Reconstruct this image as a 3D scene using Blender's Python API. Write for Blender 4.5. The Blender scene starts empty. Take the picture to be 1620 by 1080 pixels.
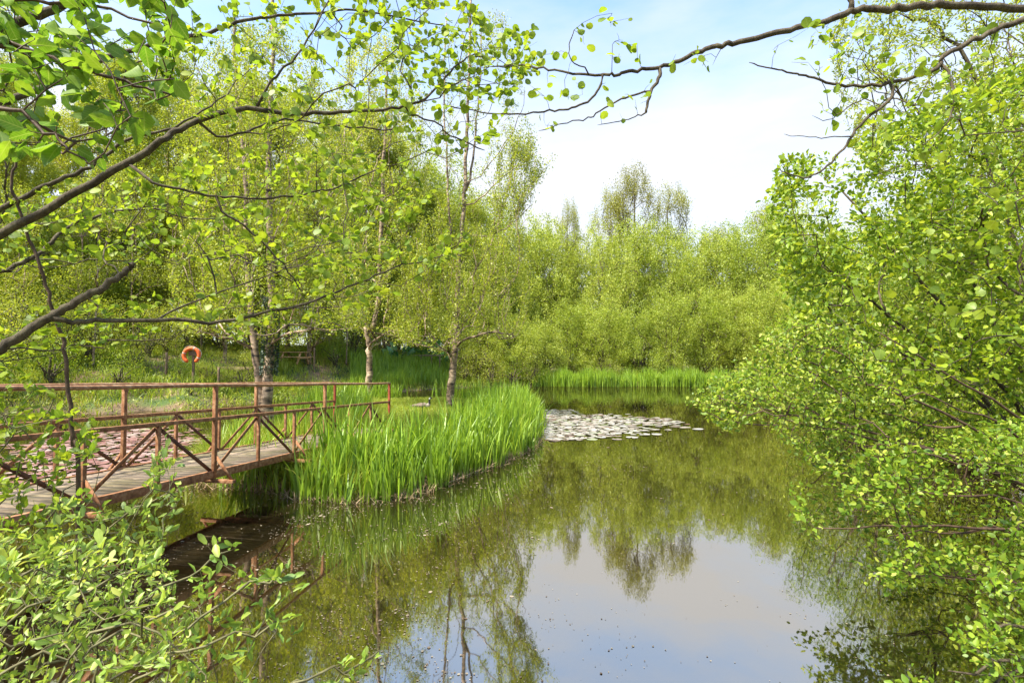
import bpy, math, random
import numpy as np
from mathutils import Vector

sc = bpy.context.scene
COL = sc.collection
R = math.radians
rng = np.random.default_rng(7)
random.seed(7)

# ------------------------------------------------------------------ camera
F = 850.0                      # focal length in pixels of a 1620 px wide picture
CAMZ = 2.09                    # above the water
PITCH = math.atan(30.0 / F)
cam_d = bpy.data.cameras.new('camera')
cam = bpy.data.objects.new('camera', cam_d); COL.objects.link(cam)
cam_d.sensor_width = 36.0; cam_d.lens = F / 1620 * 36
cam_d.clip_start = 0.05; cam_d.clip_end = 2000
cam.location = (0, 0, CAMZ); cam.rotation_euler = (R(90) + PITCH, 0, 0)
sc.camera = cam

# ------------------------------------------------------------------ world, sun, exposure
SUN_EL, SUN_AZ = 56.0, 238.0    # azimuth clockwise from +Y (the view direction)
w = bpy.data.worlds.new('World'); sc.world = w; w.use_nodes = True
nt = w.node_tree; nt.nodes.clear()
N = nt.nodes.new; L = nt.links.new
out = N('ShaderNodeOutputWorld'); bg = N('ShaderNodeBackground')
sky = N('ShaderNodeTexSky'); sky.sky_type = 'NISHITA'; sky.sun_disc = False
sky.sun_elevation = R(SUN_EL); sky.sun_rotation = R(SUN_AZ)
sky.air_density = 1.1; sky.dust_density = 0.2; sky.ozone_density = 3.0
tc = N('ShaderNodeTexCoord'); sep = N('ShaderNodeSeparateXYZ'); L(tc.outputs['Generated'], sep.inputs[0])
mp = N('ShaderNodeMapping'); mp.inputs['Scale'].default_value = (1.3, 1.3, 4.2); mp.inputs['Location'].default_value = (0.35, 0.1, 0.0)
L(tc.outputs['Generated'], mp.inputs[0])
ns = N('ShaderNodeTexNoise'); ns.inputs['Scale'].default_value = 1.7; ns.inputs['Detail'].default_value = 9; ns.inputs['Roughness'].default_value = 0.56
L(mp.outputs[0], ns.inputs['Vector'])
cr = N('ShaderNodeMapRange'); cr.inputs['From Min'].default_value = 0.45; cr.inputs['From Max'].default_value = 0.75
L(ns.outputs['Fac'], cr.inputs['Value'])
hz = N('ShaderNodeMapRange'); hz.interpolation_type = 'SMOOTHSTEP'
hz.inputs['From Min'].default_value = 0.61; hz.inputs['From Max'].default_value = 0.27
hz.inputs['To Min'].default_value = 0.0; hz.inputs['To Max'].default_value = 0.86
L(sep.outputs['Z'], hz.inputs['Value'])
ad = N('ShaderNodeMath'); ad.operation = 'MULTIPLY_ADD'; ad.use_clamp = True
L(cr.outputs[0], ad.inputs[0]); ad.inputs[1].default_value = 0.65; L(hz.outputs[0], ad.inputs[2])
mx = N('ShaderNodeMix'); mx.data_type = 'RGBA'
L(ad.outputs[0], mx.inputs['Factor']); L(sky.outputs[0], mx.inputs['A'])
mx.inputs['B'].default_value = (2.32, 2.42, 2.62, 1)
L(mx.outputs['Result'], bg.inputs['Color']); bg.inputs['Strength'].default_value = 0.14
L(bg.outputs[0], out.inputs[0])

sd = bpy.data.lights.new('sun', 'SUN'); sd.energy = 4.2; sd.angle = R(5); sd.color = (1.0, 0.93, 0.80)
sun = bpy.data.objects.new('sun', sd); COL.objects.link(sun)
_a, _e = R(SUN_AZ), R(SUN_EL)
sdir = Vector((math.sin(_a) * math.cos(_e), math.cos(_a) * math.cos(_e), math.sin(_e)))
sun.rotation_euler = sdir.to_track_quat('Z', 'Y').to_euler(); sun.location = sdir * 50
sc.view_settings.view_transform = 'Standard'; sc.view_settings.look = 'None'
sc.view_settings.exposure = 1.68; sc.view_settings.gamma = 1.0
sc.render.engine = 'CYCLES'
cy = sc.cycles
cy.max_bounces = 7; cy.diffuse_bounces = 4; cy.glossy_bounces = 3; cy.transmission_bounces = 4
cy.transparent_max_bounces = 4; cy.caustics_reflective = False; cy.caustics_refractive = False
cy.use_adaptive_sampling = True; cy.adaptive_threshold = 0.015
cy.use_denoising = True
sc.render.use_persistent_data = False

# ------------------------------------------------------------------ helpers
def W(px, py, D):
    v = 540.0 - py
    c, s = math.cos(PITCH), math.sin(PITCH)
    yy = F * c - v * s; zz = F * s + v * c
    k = D / yy
    return np.array([(px - 810.0) * k, D, CAMZ + zz * k])

def WG(px, py, z=0.0):
    """point of the plane at height z seen at a pixel"""
    v = 540.0 - py
    c, s = math.cos(PITCH), math.sin(PITCH)
    yy = F * c - v * s; zz = F * s + v * c
    k = (z - CAMZ) / zz
    return np.array([(px - 810.0) * k, yy * k, z])

def mesh_np(name, V, faces, mats, tint=None, smooth=False, midx=None, tmpl=None):
    """faces: list of int arrays (n, k)"""
    me = bpy.data.meshes.new(name)
    V = np.asarray(V, dtype=np.float32)
    faces = [np.asarray(f, dtype=np.int32) for f in faces if len(f)]
    me.vertices.add(len(V)); me.vertices.foreach_set('co', V.ravel())
    li = np.concatenate([f.ravel() for f in faces])
    st = []; o = 0
    for f in faces:
        st.append(o + np.arange(len(f)) * f.shape[1]); o += f.size
    st = np.concatenate(st).astype(np.int32)
    me.loops.add(len(li)); me.loops.foreach_set('vertex_index', li)
    me.polygons.add(len(st)); me.polygons.foreach_set('loop_start', st)
    if smooth: me.polygons.foreach_set('use_smooth', np.ones(len(st), dtype=bool))
    if not isinstance(mats, (list, tuple)): mats = [mats]
    for m in mats: me.materials.append(m)
    if midx is not None: me.polygons.foreach_set('material_index', np.asarray(midx, dtype=np.int32))
    me.update(calc_edges=True)
    if tmpl is not None:
        q_n = len(V) // len(tmpl)
        for nm_, c_ in (('lx', tmpl[:, 0]), ('ly', np.abs(tmpl[:, 1]))):
            a = me.attributes.new(nm_, 'FLOAT', 'POINT'); a.data.foreach_set('value', np.tile(c_, q_n).astype(np.float32))
    if tint is not None:
        a = me.attributes.new('tint', 'FLOAT', 'POINT'); a.data.foreach_set('value', np.asarray(tint, dtype=np.float32))
    return me

def link(name, me, parent=None, loc=None):
    o = bpy.data.objects.new(name, me); COL.objects.link(o)
    if parent is not None: o.parent = parent
    if loc is not None: o.location = loc
    return o

def thing(name, label, cat, loc=(0, 0, 0), rz=0.0, group=None):
    o = bpy.data.objects.new(name, None); COL.objects.link(o)
    o.location = loc; o.rotation_euler = (0, 0, rz); o.empty_display_size = 0.2
    return tag(o, label, cat, group)

def tag(o, label=None, cat=None, group=None, kind=None):
    if label: o['label'] = label
    if cat: o['category'] = cat
    if group: o['group'] = group
    if kind: o['kind'] = kind
    return o

def nrm(a):
    return a / np.maximum(np.linalg.norm(a, axis=-1, keepdims=True), 1e-9)

class TB:
    """collects tubes and boxes into one mesh"""
    def __init__(s): s.V = []; s.F4 = []; s.F3 = []; s.n = 0
    def tube(s, P, r, sides=6, cap=True):
        P = np.asarray(P, float); n = len(P)
        r = np.broadcast_to(np.asarray(r, float), (n,))
        T = np.empty_like(P); T[1:-1] = P[2:] - P[:-2]; T[0] = P[1] - P[0]; T[-1] = P[-1] - P[-2]
        T = nrm(T)
        ref = np.array([0.31, 0.17, 0.94]) if abs(T[:, 2]).mean() < 0.8 else np.array([0.9, 0.4, 0.1])
        U = nrm(np.cross(T, ref)); Vv = np.cross(T, U)
        a = np.arange(sides) * 2 * math.pi / sides
        ring = P[:, None] + r[:, None, None] * (np.cos(a)[None, :, None] * U[:, None] + np.sin(a)[None, :, None] * Vv[:, None])
        s.V.append(ring.reshape(-1, 3))
        i = np.arange(n - 1)[:, None] * sides; j = np.arange(sides)[None]; k = (j + 1) % sides
        f = np.stack([i + j, i + k, i + sides + k, i + sides + j], -1).reshape(-1, 4) + s.n
        s.F4.append(f); s.n += n * sides
        if cap:
            for e, q in ((0, P[0]), (n - 1, P[-1])):
                s.V.append(q[None]); c = s.n; s.n += 1
                b = c - 1 - (n - 1 - e) * sides - sides + 1 if e == n - 1 else None
                base = s.n - 1 - n * sides + e * sides if e == 0 else s.n - 2 - n * sides + e * sides
                jj = np.arange(sides); kk = (jj + 1) % sides
                t = np.stack([base + jj, base + kk, np.full(sides, c)], -1)
                if e == 0: t = t[:, ::-1]
                s.F3.append(t)
    def box(s, c, X, Y, Z):
        """centre and three half-axis vectors"""
        c = np.asarray(c, float); X, Y, Z = (np.asarray(q, float) for q in (X, Y, Z))
        v = [c + a * X + b * Y + d * Z for d in (-1, 1) for a, b in ((-1, -1), (1, -1), (1, 1), (-1, 1))]
        s.V.append(np.array(v)); n = s.n
        s.F4.append(np.array([[0, 3, 2, 1], [4, 5, 6, 7], [0, 1, 5, 4], [1, 2, 6, 5], [2, 3, 7, 6], [3, 0, 4, 7]]) + n); s.n += 8
    def bar(s, a, b, wd, ht, up=(0, 0, 1)):
        a = np.asarray(a, float); b = np.asarray(b, float)
        d = nrm(b - a); u = np.asarray(up, float); sd_ = nrm(np.cross(d, u)); u2 = np.cross(sd_, d)
        s.box((a + b) / 2, (b - a) / 2, sd_ * wd / 2, u2 * ht / 2)
    def build(s, name, mat, parent=None, smooth=False, loc=None, bevel=0):
        me = s.mesh(name, mat, smooth)
        o = link(name, me, parent, loc)
        if bevel:
            m = o.modifiers.new('b', 'BEVEL'); m.width = bevel; m.segments = 2; m.limit_method = 'ANGLE'
        return o
    def mesh(s, name, mat, smooth=False):
        F4 = np.concatenate(s.F4) if s.F4 else np.zeros((0, 4), int)
        F3 = np.concatenate(s.F3) if s.F3 else np.zeros((0, 3), int)
        return mesh_np(name, np.concatenate(s.V), [F4, F3], mat, smooth=smooth)

# ------------------------------------------------------------------ materials
def newmat(name):
    m = bpy.data.materials.new(name); m.use_nodes = True; m.node_tree.nodes.clear()
    return m, m.node_tree.nodes.new, m.node_tree.links.new

def ramp(Nn, stops):
    r = Nn('ShaderNodeValToRGB'); e = r.color_ramp.elements
    while len(e) < len(stops): e.new(0.5)
    for k, (p, c) in enumerate(stops): e[k].position = p; e[k].color = (*c, 1)
    return r

def leaf_mat(name, stops, trans=0.5, tcol=(1.12, 1.05, 0.8), gloss=0.03, rough=0.5, veins=False):
    m, Nn, Ll = newmat(name)
    o = Nn('ShaderNodeOutputMaterial'); at = Nn('ShaderNodeAttribute'); at.attribute_name = 'tint'
    oi = Nn('ShaderNodeObjectInfo')
    ma = Nn('ShaderNodeMath'); ma.operation = 'MULTIPLY_ADD'; ma.inputs[1].default_value = 0.72; ma.use_clamp = True
    m2 = Nn('ShaderNodeMath'); m2.operation = 'MULTIPLY'; m2.inputs[1].default_value = 0.28
    Ll(oi.outputs['Random'], m2.inputs[0]); Ll(at.outputs['Fac'], ma.inputs[0]); Ll(m2.outputs[0], ma.inputs[2])
    rp = ramp(Nn, stops); Ll(ma.outputs[0], rp.inputs[0])
    df = Nn('ShaderNodeBsdfDiffuse'); tr = Nn('ShaderNodeBsdfTranslucent'); gl = Nn('ShaderNodeBsdfGlossy'); gl.inputs['Roughness'].default_value = rough
    mul = Nn('ShaderNodeMix'); mul.data_type = 'RGBA'; mul.blend_type = 'MULTIPLY'; mul.inputs['Factor'].default_value = 1
    mul.inputs['B'].default_value = (*tcol, 1)
    if veins:      # pale midrib and side veins, from each leaf's own length and width coordinates
        ax = Nn('ShaderNodeAttribute'); ax.attribute_name = 'lx'; ay = Nn('ShaderNodeAttribute'); ay.attribute_name = 'ly'
        s1 = Nn('ShaderNodeMath'); s1.operation = 'MULTIPLY_ADD'; s1.inputs[1].default_value = -.75; Ll(ay.outputs['Fac'], s1.inputs[0]); Ll(ax.outputs['Fac'], s1.inputs[2])
        s2 = Nn('ShaderNodeMath'); s2.operation = 'MULTIPLY'; s2.inputs[1].default_value = 48; Ll(s1.outputs[0], s2.inputs[0])
        s3 = Nn('ShaderNodeMath'); s3.operation = 'SINE'; Ll(s2.outputs[0], s3.inputs[0])
        s4 = Nn('ShaderNodeMapRange'); s4.inputs['From Min'].default_value = .55; s4.inputs['From Max'].default_value = 1; s4.inputs['To Max'].default_value = .14; Ll(s3.outputs[0], s4.inputs['Value'])
        s5 = Nn('ShaderNodeMapRange'); s5.inputs['From Min'].default_value = .03; s5.inputs['From Max'].default_value = .0; s5.inputs['To Max'].default_value = .4; Ll(ay.outputs['Fac'], s5.inputs['Value'])
        s6 = Nn('ShaderNodeMath'); s6.operation = 'MAXIMUM'; Ll(s4.outputs[0], s6.inputs[0]); Ll(s5.outputs[0], s6.inputs[1])
        tcn = Nn('ShaderNodeTexCoord'); nz = Nn('ShaderNodeTexNoise'); nz.inputs['Scale'].default_value = 35; nz.inputs['Detail'].default_value = 4; Ll(tcn.outputs['Object'], nz.inputs['Vector'])
        nr = Nn('ShaderNodeMapRange'); nr.inputs['From Min'].default_value = .3; nr.inputs['From Max'].default_value = .7; nr.inputs['To Min'].default_value = .72; nr.inputs['To Max'].default_value = 1.15; Ll(nz.outputs['Fac'], nr.inputs['Value'])
        vv = Nn('ShaderNodeVectorMath'); vv.operation = 'SCALE'; Ll(rp.outputs[0], vv.inputs[0]); Ll(nr.outputs[0], vv.inputs['Scale'])
        vm = Nn('ShaderNodeMix'); vm.data_type = 'RGBA'; vm.inputs['B'].default_value = (.5, .58, .16, 1); Ll(s6.outputs[0], vm.inputs['Factor']); Ll(vv.outputs[0], vm.inputs['A'])
        class _o: outputs = [vm.outputs['Result']]
        rp = _o
    Ll(rp.outputs[0], mul.inputs['A']); Ll(rp.outputs[0], df.inputs['Color']); Ll(mul.outputs['Result'], tr.inputs['Color'])
    a = Nn('ShaderNodeMixShader'); a.inputs[0].default_value = trans
    Ll(df.outputs[0], a.inputs[1]); Ll(tr.outputs[0], a.inputs[2])
    b = Nn('ShaderNodeMixShader'); b.inputs[0].default_value = gloss
    Ll(a.outputs[0], b.inputs[1]); Ll(gl.outputs[0], b.inputs[2]); Ll(b.outputs[0], o.inputs[0])
    return m

def noise_mat(name, stops, scale=8, rough=0.8, bump=0.3, detail=6, stretch=(1, 1, 1), dist=0.02, coord='Object', spec=0.3, nrough=0.6):
    m, Nn, Ll = newmat(name)
    o = Nn('ShaderNodeOutputMaterial'); p = Nn('ShaderNodeBsdfPrincipled')
    p.inputs['Roughness'].default_value = rough; p.inputs['Specular IOR Level'].default_value = spec
    t = Nn('ShaderNodeTexCoord'); mp_ = Nn('ShaderNodeMapping'); mp_.inputs['Scale'].default_value = stretch
    n = Nn('ShaderNodeTexNoise'); n.inputs['Scale'].default_value = scale; n.inputs['Detail'].default_value = detail; n.inputs['Roughness'].default_value = nrough
    Ll(t.outputs[coord], mp_.inputs[0]); Ll(mp_.outputs[0], n.inputs['Vector'])
    rp = ramp(Nn, stops); Ll(n.outputs['Fac'], rp.inputs[0]); Ll(rp.outputs[0], p.inputs['Base Color'])
    b = Nn('ShaderNodeBump'); b.inputs['Strength'].default_value = bump; b.inputs['Distance'].default_value = dist
    Ll(n.outputs['Fac'], b.inputs['Height']); Ll(b.outputs[0], p.inputs['Normal']); Ll(p.outputs[0], o.inputs[0])
    return m

M = {}
M['alder'] = leaf_mat('alder leaves', [(0, (.16, .28, .015)), (.5, (.30, .42, .018)), (1, (.44, .5, .025))], .58, veins=True)
M['hazel'] = leaf_mat('broad leaves', [(0, (.06, .17, .010)), (.6, (.14, .28, .014)), (1, (.27, .42, .025))], .5, gloss=.04, veins=True)
M['willow'] = leaf_mat('willow leaves', [(0, (.08, .17, .012)), (.5, (.23, .35, .018)), (.85, (.42, .50, .03)), (1, (.55, .56, .10))], .5)
M['willow_near'] = leaf_mat('young willow leaves', [(0, (.12, .25, .03)), (.5, (.28, .43, .05)), (.85, (.42, .53, .07)), (1, (.55, .58, .12))], .48, gloss=.04, veins=True)
M['far'] = leaf_mat('far willow foliage', [(0, (.19, .28, .025)), (.5, (.36, .45, .04)), (1, (.54, .58, .12))], .5, gloss=.03)
M['birchleaf'] = leaf_mat('birch leaves', [(0, (.19, .27, .018)), (.5, (.36, .43, .025)), (1, (.53, .55, .07))], .52, gloss=.04)
M['rust'] = leaf_mat('bronze buds', [(0, (.16, .15, .03)), (.5, (.30, .31, .05)), (1, (.42, .45, .08))], .4, gloss=.03)
M['iris'] = leaf_mat('iris blades', [(0, (.10, .20, .012)), (.45, (.26, .42, .02)), (.88, (.48, .58, .05)), (1, (.62, .5, .2))], .42, gloss=.05)
M['grass'] = leaf_mat('grass blades', [(0, (.14, .24, .02)), (.5, (.29, .38, .03)), (.8, (.42, .43, .07)), (1, (.42, .28, .13))], .4, gloss=.03)
M['willow_dark'] = leaf_mat('deep green willow leaves', [(0, (.05, .12, .008)), (.5, (.16, .28, .014)), (.9, (.33, .43, .03)), (1, (.48, .5, .08))], .45)
M['bigleaf'] = leaf_mat('huge leaves', [(0, (.03, .13, .03)), (1, (.12, .3, .06))], .35, gloss=.08)
M['lightwood'] = noise_mat('new timber', [(.3, (.3, .17, .08)), (.6, (.5, .32, .16)), (.8, (.62, .45, .27))], 10, .85, .3, stretch=(1, 1, 4))
M['bark'] = noise_mat('grey brown bark', [(.32, (.022, .017, .010)), (.5, (.085, .066, .04)), (.66, (.15, .13, .075)), (.78, (.30, .27, .2))], 26, .85, .9, 9, stretch=(1, 1, .5), nrough=.72)
M['barkdark'] = noise_mat('dark bark with ivy', [(.3, (.012, .014, .006)), (.6, (.045, .04, .018)), (.8, (.11, .10, .04))], 14, .9, .8)
M['twig'] = noise_mat('brown twigs', [(.3, (.04, .025, .015)), (.7, (.12, .075, .045))], 30, .7, .3)
M['shoot'] = noise_mat('green brown shoots', [(.3, (.07, .06, .025)), (.7, (.19, .18, .08))], 30, .7, .3)
M['paletwig'] = noise_mat('pale twigs', [(.3, (.12, .08, .05)), (.7, (.28, .21, .13))], 30, .7, .3)
M['log'] = noise_mat('weathered timber', [(.3, (.10, .065, .035)), (.6, (.2, .14, .085)), (.8, (.32, .24, .15))], 10, .85, .3, stretch=(1, 1, 4))
M['dead'] = noise_mat('dry stalks', [(.3, (.25, .16, .08)), (.7, (.5, .38, .22))], 10, .9, .1)

def birch_bark():
    m, Nn, Ll = newmat('birch bark')
    o = Nn('ShaderNodeOutputMaterial'); p = Nn('ShaderNodeBsdfPrincipled'); p.inputs['Roughness'].default_value = .7
    t = Nn('ShaderNodeTexCoord')
    a = Nn('ShaderNodeMapping'); a.inputs['Scale'].default_value = (1.8, 1.8, 5)
    n1 = Nn('ShaderNodeTexNoise'); n1.inputs['Scale'].default_value = 2.3; n1.inputs['Detail'].default_value = 7; n1.inputs['Roughness'].default_value = .65
    n2 = Nn('ShaderNodeTexNoise'); n2.inputs['Scale'].default_value = 2.2; n2.inputs['Detail'].default_value = 5
    Ll(t.outputs['Object'], a.inputs[0]); Ll(a.outputs[0], n1.inputs['Vector']); Ll(t.outputs['Object'], n2.inputs['Vector'])
    r1 = ramp(Nn, [(.38, (.02, .016, .012)), (.45, (.26, .19, .12)), (.58, (.66, .52, .37))]); Ll(n1.outputs['Fac'], r1.inputs[0])
    r2 = ramp(Nn, [(.42, (.22, .17, .12)), (.68, (1, .95, .9))]); Ll(n2.outputs['Fac'], r2.inputs[0])
    mu = Nn('ShaderNodeMix'); mu.data_type = 'RGBA'; mu.blend_type = 'MULTIPLY'; mu.inputs['Factor'].default_value = .8
    Ll(r1.outputs[0], mu.inputs['A']); Ll(r2.outputs[0], mu.inputs['B']); Ll(mu.outputs['Result'], p.inputs['Base Color'])
    b = Nn('ShaderNodeBump'); b.inputs['Strength'].default_value = .5; b.inputs['Distance'].default_value = .02
    Ll(n1.outputs['Fac'], b.inputs['Height']); Ll(b.outputs[0], p.inputs['Normal']); Ll(p.outputs[0], o.inputs[0])
    return m
M['birch'] = birch_bark()

# ------------------------------------------------------------------ terrain: pond, island, banks
def px_line(pts): return [tuple(WG(x, y)[:2]) for x, y in pts]
pond = [(0.0, 2.35), (-1.2, 2.3), (-2.4, 2.6), (-3.4, 3.1), (-4.6, 3.5), (-6.2, 4.6), (-8.5, 6.6), (-11.5, 9.0), (-16, 13), (-21, 17.5)] \
     + px_line([(0, 662), (60, 660), (110, 656), (170, 655), (230, 650), (300, 651), (350, 644), (420, 637), (500, 629), (560, 625), (620, 621),
                (680, 616), (720, 614), (780, 612), (850, 610.5), (930, 611), (1020, 610.5), (1100, 611), (1180, 612), (1260, 614), (1340, 618)]) \
     + [(22, 26), (15.5, 18), (10.5, 11.5), (7.6, 7.4), (5.6, 4.8), (4.2, 3.3), (3.0, 2.6), (1.5, 2.45)]
island = px_line([(292, 768), (340, 772), (400, 773), (450, 778), (482, 790), (520, 792), (560, 795), (600, 791), (640, 787), (672, 778), (700, 766), (735, 752), (770, 740),
                  (800, 728), (828, 716), (846, 700), (852, 684), (853, 670), (848, 656), (825, 646), (790, 640), (740, 636), (690, 634), (640, 634), (600, 637), (560, 641),
                  (520, 647), (480, 656), (440, 668), (400, 680), (360, 697), (320, 718), (296, 742)])

def sdist(poly, X, Y):
    """signed distance: negative inside"""
    P = np.asarray(poly, float); Q = np.roll(P, -1, 0)
    d = np.full(X.shape, 1e9); ins = np.zeros(X.shape, bool)
    for (ax, ay), (bx, by) in zip(P, Q):
        ex, ey = bx - ax, by - ay
        t = np.clip(((X - ax) * ex + (Y - ay) * ey) / (ex * ex + ey * ey + 1e-12), 0, 1)
        d = np.minimum(d, np.hypot(X - ax - t * ex, Y - ay - t * ey))
        c = ((ay > Y) != (by > Y))
        xc = ex * (Y - ay) / (ey if abs(ey) > 1e-9 else 1e-9) + ax
        ins ^= c & (X < xc)
    return np.where(ins, -d, d)

def sstep(a, b, x):
    t = np.clip((x - a) / (b - a), 0, 1); return t * t * (3 - 2 * t)

def wob(X, Y):
    return (np.sin(X * 1.7 + 1.3 * np.sin(Y * .9)) * np.cos(Y * 1.3 + .8) + .5 * np.sin(X * 4.1 + Y * 2.3) * np.sin(Y * 3.7 - X * 1.1))

def zground(X, Y):
    X = np.asarray(X, float); Y = np.asarray(Y, float)
    dp = sdist(pond, X, Y); di = sdist(island, X, Y)
    wv = wob(X, Y)
    dp2 = dp + .09 * wv; di2 = di + .05 * wv
    bank = .32 * sstep(0, .9, dp2) + .10 * sstep(1, 4, dp2) - .06
    left = sstep(2, -8, X) * sstep(14, 20, Y)          # the slope behind the left shore
    bank = bank + left * (2.0 * sstep(.2, 6.5, dp2) + .7 * sstep(6, 16, dp2)) + .5 * sstep(4, 20, dp2) * (1 - left) * sstep(20, 40, Y)
    bank = bank + .03 * wv * sstep(.5, 2, dp2) + .9 * sstep(30, 120, dp2)
    bank = bank + .25 * sstep(3, -1.5, Y) * sstep(0.2, 1.4, dp2)
    # rise at the near bridge head
    bank = bank + .42 * np.exp(-(((X + 5.2) / 1.5) ** 2 + ((Y - 2.6) / 1.4) ** 2)) * sstep(0, .6, dp2)
    isl = -.05 + .17 * sstep(0, .5, -di2) + .07 * sstep(.5, 2, -di2) + .02 * wv * sstep(.3, 1, -di2)
    bed = -.05 - .5 * sstep(0, 2, -dp2)
    z = np.where(dp2 > 0, bank, bed)
    bed_i = -.05 - .5 * sstep(0, 1, di2)
    z = np.where((dp2 <= 0) & (di2 < 0), isl, np.where(dp2 <= 0, np.maximum(bed, -.55) * 0 + np.maximum(bed, bed_i) , z))
    return z

def zg(x, y): return float(zground(np.array([x]), np.array([y]))[0])

def axis(lo, hi, fine_lo, fine_hi, step, grow=1.12):
    a = list(np.arange(fine_lo, fine_hi, step)); s = step; x = fine_hi
    b = []
    while x < hi: b.append(x); s *= grow; x += s
    b.append(hi); s = step; x = fine_lo; c = []
    while x > lo: s *= grow; x -= s; c.append(max(x, lo))
    return np.array(sorted(set(c)) + a + b)
gx = axis(-600, 600, -24, 20, .16); gy = axis(-300, 900, -2, 27, .16)
GX, GY = np.meshgrid(gx, gy)
GZ = zground(GX, GY)
nx, ny = len(gx), len(gy)
i, j = np.meshgrid(np.arange(nx - 1), np.arange(ny - 1))
q = (j * nx + i).ravel()
gfaces = np.stack([q, q + 1, q + nx + 1, q + nx], -1)

def ground_mat():
    m, Nn, Ll = newmat('ground')
    o = Nn('ShaderNodeOutputMaterial'); p = Nn('ShaderNodeBsdfPrincipled'); p.inputs['Roughness'].default_value = .95
    t = Nn('ShaderNodeTexCoord')
    n1 = Nn('ShaderNodeTexNoise'); n1.inputs['Scale'].default_value = .7; n1.inputs['Detail'].default_value = 8
    n2 = Nn('ShaderNodeTexNoise'); n2.inputs['Scale'].default_value = 14; n2.inputs['Detail'].default_value = 6
    Ll(t.outputs['Object'], n1.inputs['Vector']); Ll(t.outputs['Object'], n2.inputs['Vector'])
    r1 = ramp(Nn, [(.38, (.07, .12, .02)), (.5, (.15, .15, .05)), (.6, (.24, .16, .09))]); Ll(n1.outputs['Fac'], r1.inputs[0])
    r2 = ramp(Nn, [(.3, (.4, .38, .3)), (.7, (1.0, 1.0, .95))]); Ll(n2.outputs['Fac'], r2.inputs[0])
    mu = Nn('ShaderNodeMix'); mu.data_type = 'RGBA'; mu.blend_type = 'MULTIPLY'; mu.inputs['Factor'].default_value = 1
    Ll(r1.outputs[0], mu.inputs['A']); Ll(r2.outputs[0], mu.inputs['B'])
    # bare wet earth and litter close to the water line
    sp = Nn('ShaderNodeSeparateXYZ'); Ll(t.outputs['Object'], sp.inputs[0])
    mr = Nn('ShaderNodeMapRange'); mr.inputs['From Min'].default_value = .04; mr.inputs['From Max'].default_value = .2; Ll(sp.outputs['Z'], mr.inputs['Value'])
    m2 = Nn('ShaderNodeMix'); m2.data_type = 'RGBA'; m2.inputs['A'].default_value = (.13, .09, .05, 1)
    Ll(mr.outputs[0], m2.inputs['Factor']); Ll(mu.outputs['Result'], m2.inputs['B'])
    Ll(m2.outputs['Result'], p.inputs['Base Color'])
    b = Nn('ShaderNodeBump'); b.inputs['Strength'].default_value = .8; b.inputs['Distance'].default_value = .05
    Ll(n2.outputs['Fac'], b.inputs['Height']); Ll(b.outputs[0], p.inputs['Normal']); Ll(p.outputs[0], o.inputs[0])
    return m
g = link('ground', mesh_np('ground', np.stack([GX, GY, GZ], -1).reshape(-1, 3), [gfaces], ground_mat(), smooth=True)); tag(g, kind='structure')

def water_mat():
    m, Nn, Ll = newmat('pond water')
    o = Nn('ShaderNodeOutputMaterial')
    t = Nn('ShaderNodeTexCoord'); mp_ = Nn('ShaderNodeMapping'); mp_.inputs['Scale'].default_value = (1, .7, 1)
    n = Nn('ShaderNodeTexNoise'); n.inputs['Scale'].default_value = 2.2; n.inputs['Detail'].default_value = 3
    Ll(t.outputs['Object'], mp_.inputs[0]); Ll(mp_.outputs[0], n.inputs['Vector'])
    b = Nn('ShaderNodeBump'); b.inputs['Strength'].default_value = .10; b.inputs['Distance'].default_value = .012
    Ll(n.outputs['Fac'], b.inputs['Height'])
    d = Nn('ShaderNodeBsdfDiffuse'); d.inputs['Color'].default_value = (.014, .011, .004, 1)
    gl = Nn('ShaderNodeBsdfGlossy'); gl.inputs['Roughness'].default_value = .025; gl.inputs['Color'].default_value = (1.0, .93, .83, 1)
    Ll(b.outputs[0], gl.inputs['Normal'])
    fr = Nn('ShaderNodeFresnel'); fr.inputs['IOR'].default_value = 1.33; Ll(b.outputs[0], fr.inputs['Normal'])
    mr = Nn('ShaderNodeMapRange'); mr.inputs['From Min'].default_value = .02; mr.inputs['From Max'].default_value = .6
    mr.inputs['To Min'].default_value = .5; mr.inputs['To Max'].default_value = .58; Ll(fr.outputs[0], mr.inputs['Value'])
    x = Nn('ShaderNodeMixShader'); Ll(mr.outputs[0], x.inputs[0]); Ll(d.outputs[0], x.inputs[1]); Ll(gl.outputs[0], x.inputs[2])
    Ll(x.outputs[0], o.inputs[0])
    return m
wv = np.array([(-40, -1, 0), (60, -1, 0), (60, 60, 0), (-40, 60, 0)], float)
o = link('water', mesh_np('water', wv, [np.array([[0, 1, 2, 3]])], water_mat())); tag(o, kind='structure')

# ------------------------------------------------------------------ leaves
T_RH = (np.array([(0, 0, 0), (.5, .32, .07), (1, 0, 0), (.5, -.32, .07)]), [np.array([[0, 3, 2, 1]])])
def ovate(wd, peak=.5, blunt=.25, fold=.10, curl=-.08):
    V = [(0, 0, 0), (.35, 0, .0), (.7, 0, curl * .5), (1, 0, curl)]
    for s in (1, -1):
        V += [(.14, s * wd * .6, fold * .6), (peak, s * wd, fold + curl * .3), (.84, s * wd * (.45 + blunt), fold * .7 + curl * .8)]
    V = np.array(V, float)
    tr = np.array([[0, 1, 4], [2, 3, 6], [0, 7, 1], [2, 9, 3]])
    qd = np.array([[1, 2, 5, 4], [2, 6, 5, 5], [1, 7, 8, 2], [2, 8, 9, 9]])
    tr = np.array([[0, 1, 4], [2, 6, 5], [2, 3, 6], [0, 7, 1], [2, 8, 9], [2, 9, 3]])
    qd = np.array([[1, 2, 5, 4], [1, 7, 8, 2]])
    return V, [qd, tr]
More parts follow.
